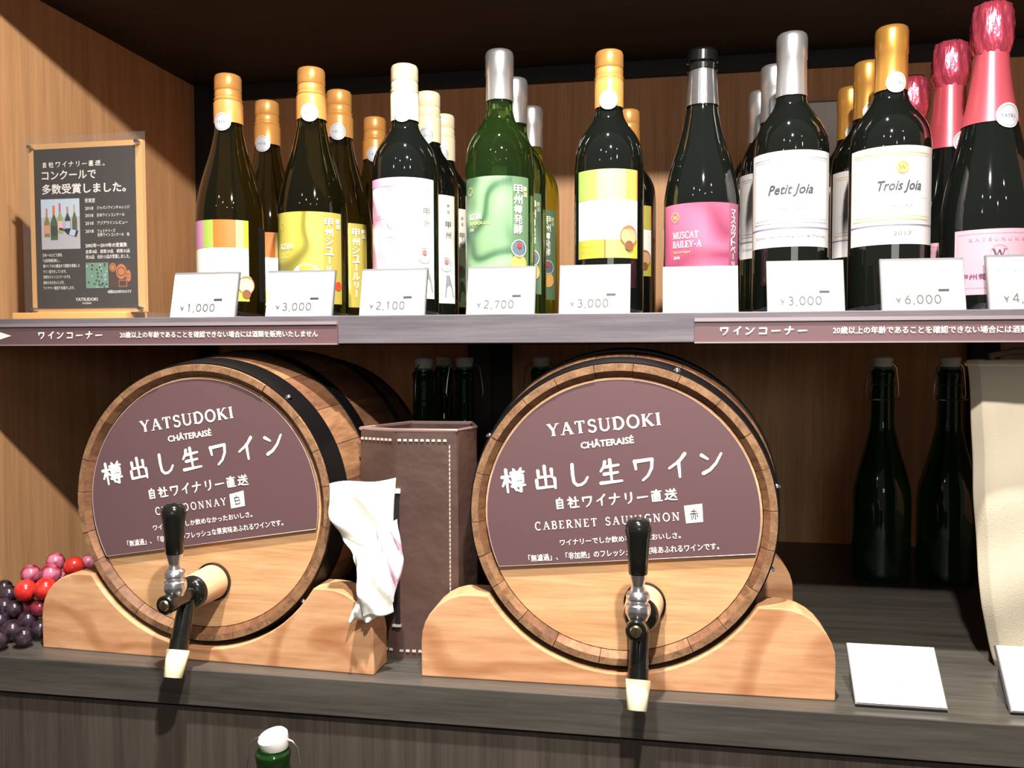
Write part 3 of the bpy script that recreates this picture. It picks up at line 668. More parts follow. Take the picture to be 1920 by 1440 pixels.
# 6 magenta
def b6():
    X, Rr, h = .042, .0405, .2837
    t, sh = bottle('burg', 'black-capped dark bottle with magenta label, front row', X, Y0, Rr, h, M['g_black'])
    r1 = Rr*.355+.0016
    lathe('screw_cap', [(r1-.001, h-.022), (r1, h-.022), (r1, h-.016), (r1-.0012, h-.0145), (r1+.0006, h-.013), (r1+.0004, h-.003), (r1-.002, h), (0, h)], M['capblack'], t, 40)
    lathe('capsule', [(rad_at(sh, Rr, h, h-.060)+.0004, h-.060), (rad_at(sh, Rr, h, h-.060)+.001, h-.060), (r1-.0008, h-.0225), (r1-.002, h-.0222)], M['capgrey'], t, 40)
    L = Lab(Rr, X, Y0, -.93, .93, .030, .1157); L.rect(0, .82, 0, 1, M['sw_pink']); L.rect(.82, 1, 0, 1, flat(146, 78, 104))
    L.text(roman_text('MUSCAT', .1), .17, .47, .575, .0068, M['white']); L.text(roman_text('BAILEY-A', .08), .17, .50, .465, .0068, M['white']); L.text(font_text('Barrel Aged'), .18, .38, .39, .003, flat(226, 190, 90)); L.text(font_text('2018'), .18, .26, .325, .003, M['white'])
    L.ring(.20, .84, .0047, .0053, flat(220, 180, 80)); L.text(roman_text('W', 0), .165, .235, .81, .0045, flat(220, 180, 80))
    L.vtext('マスカットベーリーA', .885, .93, .0075, M['white'], 1.02); L.build(t)
b6()
def chateau(label, X, h, cap, script, year, gold, Rr, beh):
    t, sh = bottle('bord', label, X, Y0, Rr, h, M['g_black'])
    capsule(t, sh, Rr, h, h-.066, M['capgold'] if gold else M['capsilver'])
    if gold: neck_sticker(t, sh, Rr, h, h-.060, view_angle(X, Y0)+.3)
    L = Lab(Rr, X, Y0, -.96 if not gold else -.90, .97, .0680, .1660); L.rect(0, 1, 0, 1, flat(200, 198, 200))
    lc = flat(206, 176, 110) if gold else flat(168, 160, 166)
    dk = flat(130, 124, 146)
    for a, b, c, d in ((.06, .94, .925, .935), (.06, .94, .25, .26), (.06, .066, .25, .935), (.934, .94, .25, .935)): L.rect(a, b, c, d, lc, 1)
    L.rect(.09, .91, .90, .905, lc, 1); L.rect(.09, .91, .285, .29, lc, 1); L.rect(0, 1, .19, .205, dk, 1); L.rect(.12, .88, .475, .478, flat(190, 190, 195), 1)
    cx = .5 if not gold else .56
    T = font_text(script, .02); vs, fs, W, _ = T; T = ([(v[0]+v[1]*.28, *v[1:]) for v in vs], fs, W+.28, 1)
    L.text(T, cx-.24, cx+.24, .52, .0125, flat(70, 68, 84)); L.text(font_text('Mis en bouteille'), cx-.12, cx+.12, .385, .0028, M['ink'])
    if gold: L.disc(cx+.02, .78, .0062, flat(220, 190, 120)); L.ring(cx+.02, .78, .0048, .0053, flat(180, 140, 70)); L.text(roman_text('W', 0), cx-.02, cx+.06, .765, .004, flat(170, 130, 60), 5); L.text(font_text('2017'), cx-.06, cx+.12, .09, .0040, M['ink'])
    else: L.text(font_text('YK'), cx-.03, cx+.03, .74, .0055, M['ink2']); L.text(font_text('Cabernet Sauvignon & Merlot'), .1, .9, .09, .0036, M['ink'])
    L.build(t)
    for loc, lb in beh: dup(t, loc, lb)
chateau('silver capsule dark bottle with plain white script label, front row', .1345, .2947, 0, 'Petit Joia', 0, False, .0388,
        [((.1297, 1.0591, ZS), 'second silver capsule bottle with white label, directly behind the front one'), ((.1259, 1.1615, ZS), 'third silver capsule bottle, deepest of the white script label row')])
chateau('gold capsule dark bottle with white label and gold seal, front row', .2339, .2948, 0, 'Trois Joia', 1, True, .0400,
        [((.2358, 1.0655, ZS), 'second gold capsule bottle, directly behind the front one'), ((.2372, 1.1661, ZS), 'third gold capsule bottle, deepest of its row')])
# 9 sparkling wine
def b9():
    X, Rr, h = .3300, .0450, .3130
    t, sh = bottle('cham', 'pink-foiled sparkling wine bottle with pink label, largest at the right edge', X, Y0, Rr, h, M['g_black'], 'sparkling wine bottles on the shelf')
    # foil: loose crinkled top over a smooth skirt
    n = 72; prof = [(h-.052, .36), (h-.044, .415), (h-.036, .435), (h-.022, .43), (h-.010, .415), (h-.003, .37), (h, .25), (h-.002, 0)]
    vs = []; fs = []; rr = random.Random(5)
    for i in range(n):
        a = 2*PI*i/n
        for k, (z, q) in enumerate(prof):
            wob = 1+(.05*math.sin(a*9+k)+.04*math.sin(a*17+k*2)+rr.uniform(-.02, .02)) * (1 if q > .3 else .3)
            vs.append((Rr*q*wob*math.cos(a), Rr*q*wob*math.sin(a), z+rr.uniform(-.0008, .0008)*(q > .3)))
    m_ = len(prof)
    for i in range(n):
        j = (i+1) % n
        for k in range(m_-1): fs.append((i*m_+k, j*m_+k, j*m_+k+1, i*m_+k+1))
    mk('foil_top', vs, fs, M['foil'], t, True)
    zs = [h*.605, h*.63, h*.67, h*.72, h*.77, h*.82, h-.048]
    lathe('foil_skirt', [(rad_at(sh, Rr, h, zs[0]), zs[0])]+[(rad_at(sh, Rr, h, z)+.0009, z) for z in zs]+[(rad_at(sh, Rr, h, zs[-1])-.001, zs[-1])], M['foilsmooth'], t, 48)
    neck_sticker(t, sh, Rr, h, h*.62, view_angle(X, Y0)+.62, .0125)
    L = Lab(Rr, X, Y0, -.64, .9, .0163, .0805); L.rect(0, 1, 0, 1, flat(196, 152, 166)); lc = flat(196, 140, 160)
    for a, b, c, d in ((.04, .96, .93, .94), (.04, .96, .1, .11), (.04, .046, .1, .94), (.954, .96, .1, .94)): L.rect(a, b, c, d, lc, 1)
    L.text(roman_text('KATSUNUMA', .5), .18, .8, .82, .0030, flat(170, 130, 146)); L.text(roman_text('W', 0), .44, .58, .58, .0072, flat(90, 60, 80)); L.ring(.51, .64, .0075, .0081, flat(190, 150, 160))
    L.text(font_text('甲州葡萄100%使用', .02), .10, .9, .24, .0052, flat(120, 70, 110)); L.build(t)
    dup(t, (.3251, 1.0654, ZS), 'second pink-foiled sparkling bottle, directly behind the front one'); dup(t, (.3195, 1.1944, ZS), 'third pink-foiled sparkling bottle, deepest and darkest')
b9()

# ------------------------------------------------------------------ price cards on the shelf
def card(x0, x1, z, label, price, lines, yaw=0, Y=.884, hgt=.054, strong=False, tilt=14, wd=None):
    W = wd or (x1-x0); t = thing('price_card', label, 'price card', ((x0+x1)/2, Y, z), yaw, 'price cards' )
    ti = R_(tilt); c, s = math.cos(ti), math.sin(ti)
    def tr(x, y, z_): return (x, y*c+z_*s, z_*c-y*s)      # lean back
    def lbox(name, a, b, y0, y1, z0, z1, m):
        vs = [tr(x, y, zz) for x in (a, b) for y in (y0, y1) for zz in (z0, z1)]
        fs = [(0, 1, 3, 2), (4, 6, 7, 5), (0, 4, 5, 1), (2, 3, 7, 6), (0, 2, 6, 4), (1, 5, 7, 3)]
        o = mk(name, vs, fs, m, t); return o
    y_f = .0008
    lbox('card', -W/2+.0015, W/2-.0015, .0, .0022, .0008, hgt-.0035, M['card'])
    lbox('acrylic_block', -W/2, W/2, .0024, .0060, .0012, hgt, M['acrylicgrey'])
    mk('easel_foot', [(-W/2+.002, .005, .0), (W/2-.002, .005, 0), (W/2-.002, .034, 0), (-W/2+.002, .034, 0), (-W/2+.002, .005, .0018), (W/2-.002, .005, .0018), (W/2-.002, .034, .0018), (-W/2+.002, .034, .0018)],
       [(0, 3, 2, 1), (4, 5, 6, 7), (0, 1, 5, 4), (1, 2, 6, 5), (2, 3, 7, 6), (3, 0, 4, 7)], M['acrylicgrey'], t)
    p = Print(); mk_, mf = (M['ink'], M['ink']) if strong else (M['ink2'], M['ink2'])
    if price: p.text(roman_price(price), (-W*.34, hgt*.13), (W*.20, hgt*.13), hgt*.16, M['ink3'])
    if price: p.rect(W*.17, W*.30, hgt*.355, hgt*.40, M['inkdark'], 2); p.text(font_text('(税込)'), (W*.22, hgt*.15), (W*.36, hgt*.15), hgt*.04, mf)
    for i, (s_, a, b, hh) in enumerate(lines): p.text(font_text(s_), (W*a, hgt*(.84-.085*i)), (W*b, hgt*(.84-.085*i)), hgt*hh, mf)
    if p.vs: p.build('lettering', lambda a, b, l: tr(a, -.0002-l, b), t)
    return t
_DG = {  # slim roman figures
 '0': [(arc(.3, .5, .24, .48, 0, 360, 18), .09)], '1': [([(.14, .84), (.3, 1), (.3, 0)], .1)], '2': [(arc(.28, .74, .22, .24, 160, -30, 9)+[(.06, .04), (.54, .04)], .09)],
 '3': [(arc(.26, .76, .2, .22, 150, -90, 9)+arc(.26, .28, .24, .26, 90, -150, 9), .09)], '4': [([(.42, 0), (.42, .98), (.04, .28), (.58, .28)], .08)], '6': [(arc(.3, .3, .22, .28, 0, 360, 14), .09), ([(.12, .4), (.26, .8), (.46, .98)], .08)],
 '7': [([(.06, .9), (.54, .94), (.24, 0)], .09)], ',': [([(.12, .08), (.04, -.16)], .09)], '¥': [([(.04, .7), (.26, .4), (.26, 0)], .07), ([(.48, .7), (.26, .4)], .06), ([(.08, .26), (.44, .26)], .05), ([(.08, .38), (.44, .38)], .05)], ' ': []}
def roman_price(s):
    vs = []; fs = []; x = 0
    for ch in s:
        for pts, wd in _DG[ch]: stroke_geo([(a+x, b) for a, b in pts], [wd*1.45]*len(pts), vs, fs, cap=False)
        x += .32 if ch == ',' else .74
    return vs, fs, x-.14, 1
LN = [('※店舗限定', .18, .42, .035), ('勝沼甲州ワイン樽発酵', -.22, .22, .055), ('山梨県産ぶどう使用', -.15, .2, .03), ('すっきりとした辛口の味わいです', -.36, .36, .03), ('和食によく合います', -.2, .15, .03)]
card(-.548, -.469, ZS, 'white price card slanting, before the barred label bottle at the left end', '¥1,000', LN[:0], .0)
card(-.433, -.355, ZS, 'white price card before the olive swirl label bottle', '¥3,000', LN[:1], .0)
card(-.324, -.250, ZS, 'white price card reading 2,100, before the pink wisp label bottle', '¥2,100', LN, .0)
card(-.205, -.131, ZS, 'white price card reading 2,700, before the green glass bottle', '¥2,700', LN, .0)
card(-.106, -.032, ZS, 'white price card before the lime banded label bottle', '¥3,000', [], .0)
card(.001, .076, ZS, 'blank white price card before the magenta label bottle', None, [], .0, hgt=.050)
card(.104, .178, ZS, 'white price card before the silver capsule script label bottle', '¥3,000', [], .0)
card(.212, .289, ZS, 'white price card reading 6,000, before the gold capsule bottle', '¥6,000', [('Trois Joia 2017(赤)', -.26, .30, .05), ('トロワ ジョア', -.14, .14, .04), ('自社農園産の葡萄を使い、樽で熟成', -.42, .40, .035), ('香り高くなめらかな飲み口で、果実', -.42, .40, .035), ('味と渋みのバランスがよい赤ワイン', -.42, .36, .035)], .0, strong=True)
card(.309, .386, ZS, 'white price card reading 4, cut off at the right end of the shelf', '¥4,000', [('勝沼スパークリング', -.34, .3, .055), ('自社農園産の葡萄を使い', -.42, .40, .035), ('果実味あふれる泡', -.42, .30, .035)], .0, strong=True, hgt=.056)

# ------------------------------------------------------------------ panel behind the bottles
pn = thing('wall_notice', 'pale notice panel on the back wall behind the white label bottles', 'notice', (.27, YB-.008, .30))
box('panel', -.040, .050, -.004, .008, -.10, .100, M['card'], pn); box('panel_frame', -.043, .053, -.002, .008, -.103, .103, M['acrylicgrey'], pn)

# ------------------------------------------------------------------ barrels
BL, NS = .32, 22
def brad(y, R0=.1475): 
    t = y/BL; return R0+.0155*math.sin(PI*t)
def sector(R0, R1, a0, a1, ys, cham=0):
    """stave: outer radius from brad, thickness .0135"""
    vs = []; fs = []; na = 4
    for y in ys:
        for i in range(na+1):
            a = a0+(a1-a0)*i/na; q = brad(y); vs.append((q*math.cos(a), y, q*math.sin(a)))
        for i in range(na+1):
            a = a1-(a1-a0)*i/na; q = brad(y)-(.0135 if .006 < y < BL-.004 else .0068); vs.append((q*math.cos(a), y, q*math.sin(a)))
    m_ = 2*(na+1)
    for k in range(len(ys)-1):
        for i in range(m_):
            j = (i+1) % m_; fs.append((k*m_+i, k*m_+j, (k+1)*m_+j, (k+1)*m_+i))
    for i in range(na): 
        fs.append((i+1, i, m_-1-i, m_-2-i)); b = (len(ys)-1)*m_; fs.append((b+i, b+i+1, b+m_-2-i, b+m_-1-i))
    return vs, fs
def hoop_band(name, y0, y1, m, par):
    t_ = .0014; ys = [y0+(y1-y0)*i/4 for i in range(5)]
    pr = [(brad(y)+t_, y) for y in ys]; pr = [(brad(y0)-.0002, y0)]+pr+[(brad(y1)-.0002, y1)]
    return lathe(name, pr, m, par, 96, ax='y')
def barrel(label, cx, cy, cz, yaw, items, grape_name, kanji, chord, rivets, tapx, tapyaw):
    t = thing('wine_barrel', label, 'barrel', (cx, cy, cz), yaw, 'wine barrels on wooden cradles')
    rr = random.Random(int(abs(cx)*1000))
    a = rr.uniform(0, .3); wsum = [rr.uniform(.8, 1.25) for _ in range(NS)]; tot = sum(wsum)
    for k in range(NS):
        da = 2*PI*wsum[k]/tot; g = .0022
        vs, fs = sector(0, 0, a+g, a+da-g, [rr.uniform(0, .0012), .0075, .03, .07, .11, .16, .21, .25, .29, BL])
        mi = [0]*len(fs)
        for i in (-8, -6, -4, -2): mi[i] = 1
        m_ = M['stave'] if rr.random() < .6 else M['stave2']
        o = mk('stave', vs, fs, [m_, M['chime']], t, mi=mi)
        a += da
    lathe('barrel_head', [(0, .008), (.1345, .008), (.1345, .018), (0, .018)], M['head'], t, 72, ax='y')
    lathe('rear_head', [(0, BL-.018), (.1345, BL-.018), (.1345, BL-.008), (0, BL-.008)], M['head'], t, 48, ax='y')
    for i, (y0, y1) in enumerate(((.0035, .035), (.088, .108), (.212, .232), (.292, .3165))):
        hp = hoop_band('hoop', y0, y1, M['hoop'], t)
        if i == 0:
            for ra in rivets:
                q = brad(.012)+.0012
                lathe('rivet', [(0, .0032), (.0022, .0026), (.0036, .001), (.0038, -.001), (0, -.001)], M['steel'], hp, 14, (q*math.cos(ra), .010, q*math.sin(ra)))
    # sign board: a disc cut along a chord
    (x0, z0), (x1, z1) = chord; Rs = .1322
    a1 = math.atan2(z1, x1); a0 = math.atan2(z0, x0); 
    if a0 < a1: a0 += 2*PI
    pts = [(Rs*math.cos(a1+(a0-a1)*i/70), Rs*math.sin(a1+(a0-a1)*i/70)) for i in range(71)]
    sg = prism('sign_board', pts, .0045, .0078, [M['sign']], t)
    # pale cut edge of the board
    tube('sign_edge', [(x*1.001, .0046, z*1.001) for x, z in pts], .00035, M['signedge'], sg, 5, closed=True)
    p = Print()
    for kind, s, p0, p1, h_, extra in items:
        T = brush_text(s, *extra) if kind == 'b' else roman_text(s, *extra) if kind == 'r' else font_text(s, *extra)
        p.text(T, p0, p1, h_, M['white'], 1)
    cs, ks = kanji; cx_ = sum(q[0] for q in cs)/4; cz_ = sum(q[1] for q in cs)/4
    p.poly(cs, M['white'], 1)
    d = Vector(cs[2])-Vector(cs[3]); p.text(brush_text(ks, .09), Vector(cs[3])*.85+Vector(cs[1])*.15+d*.10, Vector(cs[3])*.85+Vector(cs[1])*.15+d*.66, .0110, M['inkdark'], 2)
    p.build('lettering', lambda a_, b_, l: (a_, .0044-l, b_), sg)
    # tap
    tz = -.250+.0-cz
    tp = bpy.data.objects.new('tap', None); tp.empty_display_size = .01; link(tp, t); tp.location = (tapx, 0, tz); tp.rotation_euler = (0, 0, tapyaw)
    return t, tp
def fill_tap(tp):
    # local: +y into the barrel, head face at y .008
    lathe('cork_plug', [(0, -.030), (.0165, -.030), (.0174, -.028), (.0178, -.010), (.0185, .008), (0, .008)], M['cork'], tp, 32, ax='y')
    lathe('collar', [(0, -.040), (.010, -.040), (.0130, -.0390), (.0160, -.035), (.0165, -.0305), (.0125, -.0302), (0, -.0302)], M['blackplastic'], tp, 32, ax='y')
    lathe('plug_gasket', [(.0184, .0052), (.0205, .0052), (.0205, .0079), (.0184, .0079)], M['blackplastic'], tp, 32, ax='y')
    lathe('valve_barrel', [(0, -.0805), (.0082, -.0805), (.0094, -.079), (.0094, -.068), (.0086, -.065), (.0086, -.040), (0, -.040)], M['blackplastic'], tp, 28, ax='y')
    lathe('valve_screw', [(0, -.0825), (.0045, -.0822), (.0056, -.0808), (.0056, -.0800), (0, -.080)], M['brass'], tp, 18, ax='y')
    box('screw_slot', -.0006, .0006, -.0829, -.0820, -.0044, .0044, M['black'], tp)
    # spout with pale tip
    d = Vector((0, -.40, -1)).normalized(); s0 = Vector((0, -.040, -.004))
    tube('spout', [s0, s0+d*.010, s0+d*.040, s0+d*.0405, s0+d*.052], [.0078, .0088, .0088, .0095, .0092], M['blackplastic'], tp, 20)
    tube('spout_tip', [s0+d*.0505, s0+d*.051, s0+d*.0765, s0+d*.077], [.0108, .0112, .0088, .0084], M['tip'], tp, 24)
    z = -.0615; K = .84
    lathe('chrome_fitting', [(a*1.0, b*K) for a, b in [(0, .006), (.0085, .006), (.0096, .009), (.0112, .0130), (.0114, .0175), (.0106, .0225), (.0086, .0245), (.0090, .0262), (.0106, .0285), (.0108, .0320), (.0096, .0352), (.0070, .0375), (.0058, .0420), (.0060, .0450), (.0078, .0530), (.0082, .0555), (0, .0556)]], M['chrome'], tp, 36, (0, z, 0), ang=30)
    lathe('handle', [(a, b*K) for a, b in [(0, .0556), (.0078, .0556), (.0086, .0565), (.0094, .075), (.0106, .092), (.0118, .102), (.0117, .107), (.0100, .1120), (.0070, .1148), (.0030, .1160), (0, .1162)]], M['blackplastic'], tp, 32, (0, z, 0), ang=60)
Rit = [('r', 'YATSUDOKI', (-.0701, .0758), (.0394, .0888), .0120, (.16, 1.15)), ('f', 'CHÂTERAISÉ', (-.038, .0643), (.013, .0709), .0078, (.03,)),
       ('b', '樽出し生ワイン', (-.1165, .0168), (.1005, .0418), .0262, (.12, 1.26)), ('b', '自社ワイナリー直送', (-.0648, .0030), (.0554, .0160), .0125, (.13, 1.08)),
       ('r', 'CABERNET SAUVIGNON', (-.0835, -.0177), (.057, -.0031), .0078, (.30, 1.0)), ('f', 'ワイナリーでしか飲めなかったおいしさ。', (-.0585, -.0322), (.0581, -.0206), .0062, (.014,)),
       ('f', '「無濾過」、「非加熱」のフレッシュな果実味あふれるワインです。', (-.0899, -.0495), (.0942, -.0301), .0068, (.013,))]
bR, tR = barrel('right barrel, whose mauve sign names Cabernet Sauvignon, seen nearly face on', -.039, .826, -.164, 0, Rit, 0,
                ([(.0609, .011), (.0779, .0136), (.079, -.0039), (.063, -.006)], '赤'), ((-.1200, -.0555), (.1270, -.0330)), [R_(69), R_(12), R_(-19), R_(150)], .0235, -.07)
Lit = [('r', 'YATSUDOKI', (-.0701, .0742), (.0394, .0915), .0120, (.16, 1.15)), ('f', 'CHÂTERAISÉ', (-.038, .0644), (.013, .0724), .0078, (.03,)),
       ('b', '樽出し生ワイン', (-.1170, .0135), (.0990, .0545), .0262, (.12, 1.26)), ('b', '自社ワイナリー直送', (-.0645, .0008), (.0555, .0206), .0125, (.13, 1.08)),
       ('r', 'CHARDONNAY', (-.0548, -.0150), (.0292, -.0012), .0078, (.34, 1.0)), ('f', 'ワイナリーでしか飲めなかったおいしさ。', (-.058, -.0324), (.0587, -.0129), .0062, (.014,)),
       ('f', '「無濾過」、「非加熱」のフレッシュな果実味あふれるワインです。', (-.0897, -.0514), (.0938, -.0206), .0068, (.013,))]
bLft, tL = barrel('left barrel, whose mauve sign names Chardonnay, beside the grapes', -.482, .828, -.165, -.03, Lit, 0,
                  ([(.0325, .0102), (.0488, .0148), (.0503, -.0014), (.0342, -.0049)], '白'), ((-.1180, -.0640), (.1285, -.0225)), [R_(49), R_(-42)], .010, 0)
fill_tap(tR); fill_tap(tL)

# ------------------------------------------------------------------ cradles
def cradle(label, x0, x1, yaw, bcx, bz, m):
    cx = (x0+x1)/2; t = thing('barrel_cradle', label, 'barrel stand', (cx, .824, ZK), yaw, 'wooden barrel cradles')
    W = (x1-x0)/2; Hs = .086; c0 = bcx-cx; zc = bz-ZK; Rc = .1545
    pts = [(-W, 0), (W, 0)]
    n = 8; rc = .050
    pts += [(W, Hs-rc)]+[(W-rc+rc*math.cos(PI/2*i/n), Hs-rc+rc*math.sin(PI/2*i/n)) for i in range(1, n+1)]
    ca = math.acos(max(-1, min(1, (Hs-zc)/Rc))) # angle from up
    xr = Rc*math.sin(ca)
    pts += [(c0+xr+.010, Hs)]
    a_r = math.atan2(Hs-zc, xr)
    for i in range(25):
        a = a_r+(-PI-2*a_r)*i/24; pts.append((c0+Rc*math.cos(a), zc+Rc*math.sin(a)))
    pts += [(c0-xr-.010, Hs)]
    pts += [(-W+rc-rc*math.sin(PI/2*i/n), Hs-rc+rc*math.cos(PI/2*i/n)) for i in range(0, n+1)]
    prism('front_board', pts, 0, .038, m, t, bevel=.0015)
    rear = [(x, z) if z <= 0 or math.hypot(x-c0, z-zc) > Rc+.001 else (c0+(x-c0)*1.035, zc+(z-zc)*1.035) for x, z in pts]
    prism('rear_board', [(x, max(z, 0)) for x, z in rear], .245, .280, m, t, bevel=.001)
    for x in (-W*.6, W*.6-.03): box('connecting_bar', x, x+.03, .038, .245, .001, .016, m, t)
cradle('right wooden cradle with a knot, carrying the Cabernet Sauvignon barrel', -.238, .162, .012, -.039, -.164, M['stand'])
cradle('left wooden cradle with bold grain, carrying the Chardonnay barrel', -.678, -.286, -.045, -.482, -.165, M['stand2'])

# ------------------------------------------------------------------ swing-top bottles
def swing_bottle(label, loc, rz=0, group='swing-top bottles on the counter'):
    Rr, h = .0405, .313
    t = thing('swing_top_bottle', label, 'bottle', loc, rz, group)
    lathe('glass_body', bottle_profile(SW, Rr, h), M['g_dkgreen'], t, 40, ang=60)
    z = .300
    lathe('stopper_seal', [(0, z), (.0125, z), (.0128, z+.002), (.0125, z+.003), (0, z+.003)], M['rubber'], t, 24)
    lathe('porcelain_stopper', [(0, z+.003), (.0118, z+.003), (.0128, z+.005), (.0140, z+.013), (.0140, z+.0155), (.0125, z+.0175), (0, z+.0180)], M['porcelain'], t, 28)
    b = tube('wire_bail', [(-.014, 0, z+.008), (-.019, 0, z+.006), (-.0235, 0, z+.001), (-.0265, 0, z-.018), (-.0285, 0, z-.036), (-.0265, 0, z-.043), (-.022, 0, z-.040), (-.020, 0, z-.028), (-.0165, 0, z-.022)], .00095, M['wire'], t, 6)
    b2 = tube('wire_bail', [(.014, 0, z+.008), (.019, 0, z+.006), (.0235, 0, z+.001), (.0265, 0, z-.018), (.0285, 0, z-.036), (.0265, 0, z-.043), (.022, 0, z-.040), (.020, 0, z-.028), (.0165, 0, z-.022)], .00095, M['wire'], t, 6)
    tube('wire_lever', [(-.025, 0, z-.041)]+[(.0265*math.sin(a), -.0265*math.cos(a)*.72, z-.043) for a in [R_(q) for q in range(-75, 76, 15)]]+[(.025, 0, z-.041)], .0009, M['wire'], t, 6)
    tube('neck_wire', [(.0168*math.cos(2*PI*i/24), .0168*math.sin(2*PI*i/24), z-.022) for i in range(24)], .0008, M['wire'], t, 5, closed=True)
    return t
sb = swing_bottle('green swing-top bottle with its wire seen frontally, right behind the leather holder', (-.2955, 1.268, ZK), .1)
dup(sb, (-.337, 1.187, ZK), 'green swing-top bottle with its wire seen edge on, left behind the leather holder', R_(80))
dup(sb, (-.352, 1.36, ZK), 'dim swing-top bottle half hidden between the two others behind the leather holder', R_(40))
dup(sb, (-.184, 1.31, ZK), 'dark swing-top bottle peeping over the right barrel', R_(20))
dup(sb, (.313, 1.298, ZK), 'dark green swing-top bottle right of the right barrel, left of the pair', R_(28))
dup(sb, (.403, 1.298, ZK), 'dark green swing-top bottle next to the canvas bag, right of the pair', R_(28))
fg = swing_bottle('green swing-top bottle with tilted white stopper at the bottom edge, below the counter', (-.359, .738, -1.183+.49), .05, 'swing-top bottle below the counter')
fgz = -.357-(-1.183+.49)   # bottle scaled so that its stopper reaches the height seen
fg.scale = (1, 1, fgz/.318)
for c in fg.children:
    if c.name.startswith('porcelain'): c.rotation_euler = (R_(10), R_(-10), 0); c.location = (.054, .054, .004)

# ------------------------------------------------------------------ leather holder
lh = thing('leather_bottle_holder', 'brown leather bottle holder with white stitching between the two barrels', 'holder', (-.255, .90, ZK))
hp = [(-.278, .868), (-.211, .872), (-.1995, .915), (-.215, .965), (-.290, .960), (-.3235, .883)]
hp = [(x+.255, y-.90) for x, y in hp]; HH = .2445
bm = bmesh.new(); rings = []
def inset(pts, d):
    c = Vector((sum(p_[0] for p_ in pts)/len(pts), sum(p_[1] for p_ in pts)/len(pts))); return [tuple(c+(Vector(p_)-c)*(1-d/ (Vector(p_)-c).length)) for p_ in pts]
inn = inset(hp, .003)
lvl = [(hp, 0), (hp, HH*.33), (hp, HH*.66), (hp, HH), (inn, HH), (inn, .01)]
for P_, z in lvl: rings.append([bm.verts.new((x, y, z)) for x, y in P_])
n = len(hp)
for a_, b_ in zip(rings, rings[1:]):
    for i in range(n): bm.faces.new((a_[i], a_[(i+1) % n], b_[(i+1) % n], b_[i]))
bm.faces.new(rings[0][::-1]); bm.faces.new(rings[-1])
es = [e for e in bm.edges if abs(e.verts[0].co.z-e.verts[1].co.z) > .02]
bmesh.ops.bevel(bm, geom=es, offset=.004, segments=3, affect='EDGES', profile=.5)
autosmooth(bm_mk('leather_body', bm, M['leather'], lh), 60)
def edge_pts(i, j, z, n=1, off=.0012):
    a_ = Vector(hp[i]); b_ = Vector(hp[j]); d = (b_-a_); nn = Vector((d.y, -d.x)).normalized()
    return a_, d, nn*off
def stitches(i, j, z, cnt, t0=.06, t1=.94, ln=.6):
    a_, d, nn = edge_pts(i, j, z); vs = []; fs = []
    for k in range(cnt):
        u0 = t0+(t1-t0)*k/cnt; u1 = u0+(t1-t0)/cnt*ln
        p0 = a_+d*u0+nn; p1 = a_+d*u1+nn; q = len(vs)
        for (pp_, dz) in ((p0, -.0012), (p1, -.0012), (p1, .0012), (p0, .0012)): vs.append((pp_.x, pp_.y, z+dz))
        for (pp_, dz) in ((p0-nn*.7, -.0012), (p1-nn*.7, -.0012), (p1-nn*.7, .0012), (p0-nn*.7, .0012)): vs.append((pp_.x, pp_.y, z+dz))
        fs += [(q, q+1, q+2, q+3), (q+4, q+7, q+6, q+5), (q, q+4, q+5, q+1), (q+1, q+5, q+6, q+2), (q+2, q+6, q+7, q+3), (q+3, q+7, q+4, q)]
    return vs, fs
allv = []; allf = []
def addg(vs, fs):
    k = len(allv); allv.extend(vs); allf.extend([tuple(i+k for i in f_) for f_ in fs])
addg(*stitches(5, 0, HH-.010, 8)); addg(*stitches(0, 1, HH-.010, 9, .04, .86)); addg(*stitches(0, 1, .008, 9, .04, .96)); addg(*stitches(5, 0, .008, 6))
a_, d, nn = edge_pts(0, 1, 0)
for k in range(46):
    z0 = .014+(HH-.028)*k/46; z1 = z0+.0036; c = a_+d*.87+nn; q = len(allv); ww = .0006
    allv += [(c.x-ww, c.y, z0), (c.x+ww, c.y, z0+.0006), (c.x+ww, c.y, z1+.0006), (c.x-ww, c.y, z1), (c.x-ww, c.y+.001, z0), (c.x+ww, c.y+.001, z0), (c.x+ww, c.y+.001, z1), (c.x-ww, c.y+.001, z1)]
    allf += [(q, q+1, q+2, q+3), (q+4, q+7, q+6, q+5), (q, q+4, q+5, q+1), (q+1, q+5, q+6, q+2), (q+2, q+6, q+7, q+3), (q+3, q+7, q+4, q)]
so = mk('stitching', allv, allf, M['stitch'], lh); so['kind'] = 'stuff'
rim = [(x, y, HH+.0004) for x, y in inset(hp, .0015)]
tube('leather_rim', rim, .0022, M['leatheredge'], lh, 6, closed=True)
box('tag_loop', -.0275, -.018, -.0345, -.0318, .178, .1825, M['white'], lh)
box('lower_loop', -.0275, -.018, -.0345, -.0318, .034, .0365, M['stitch'], lh)
box('closing_strap', -.0245, -.0195, -.0330, -.0315, .030, .180, M['black'], lh)

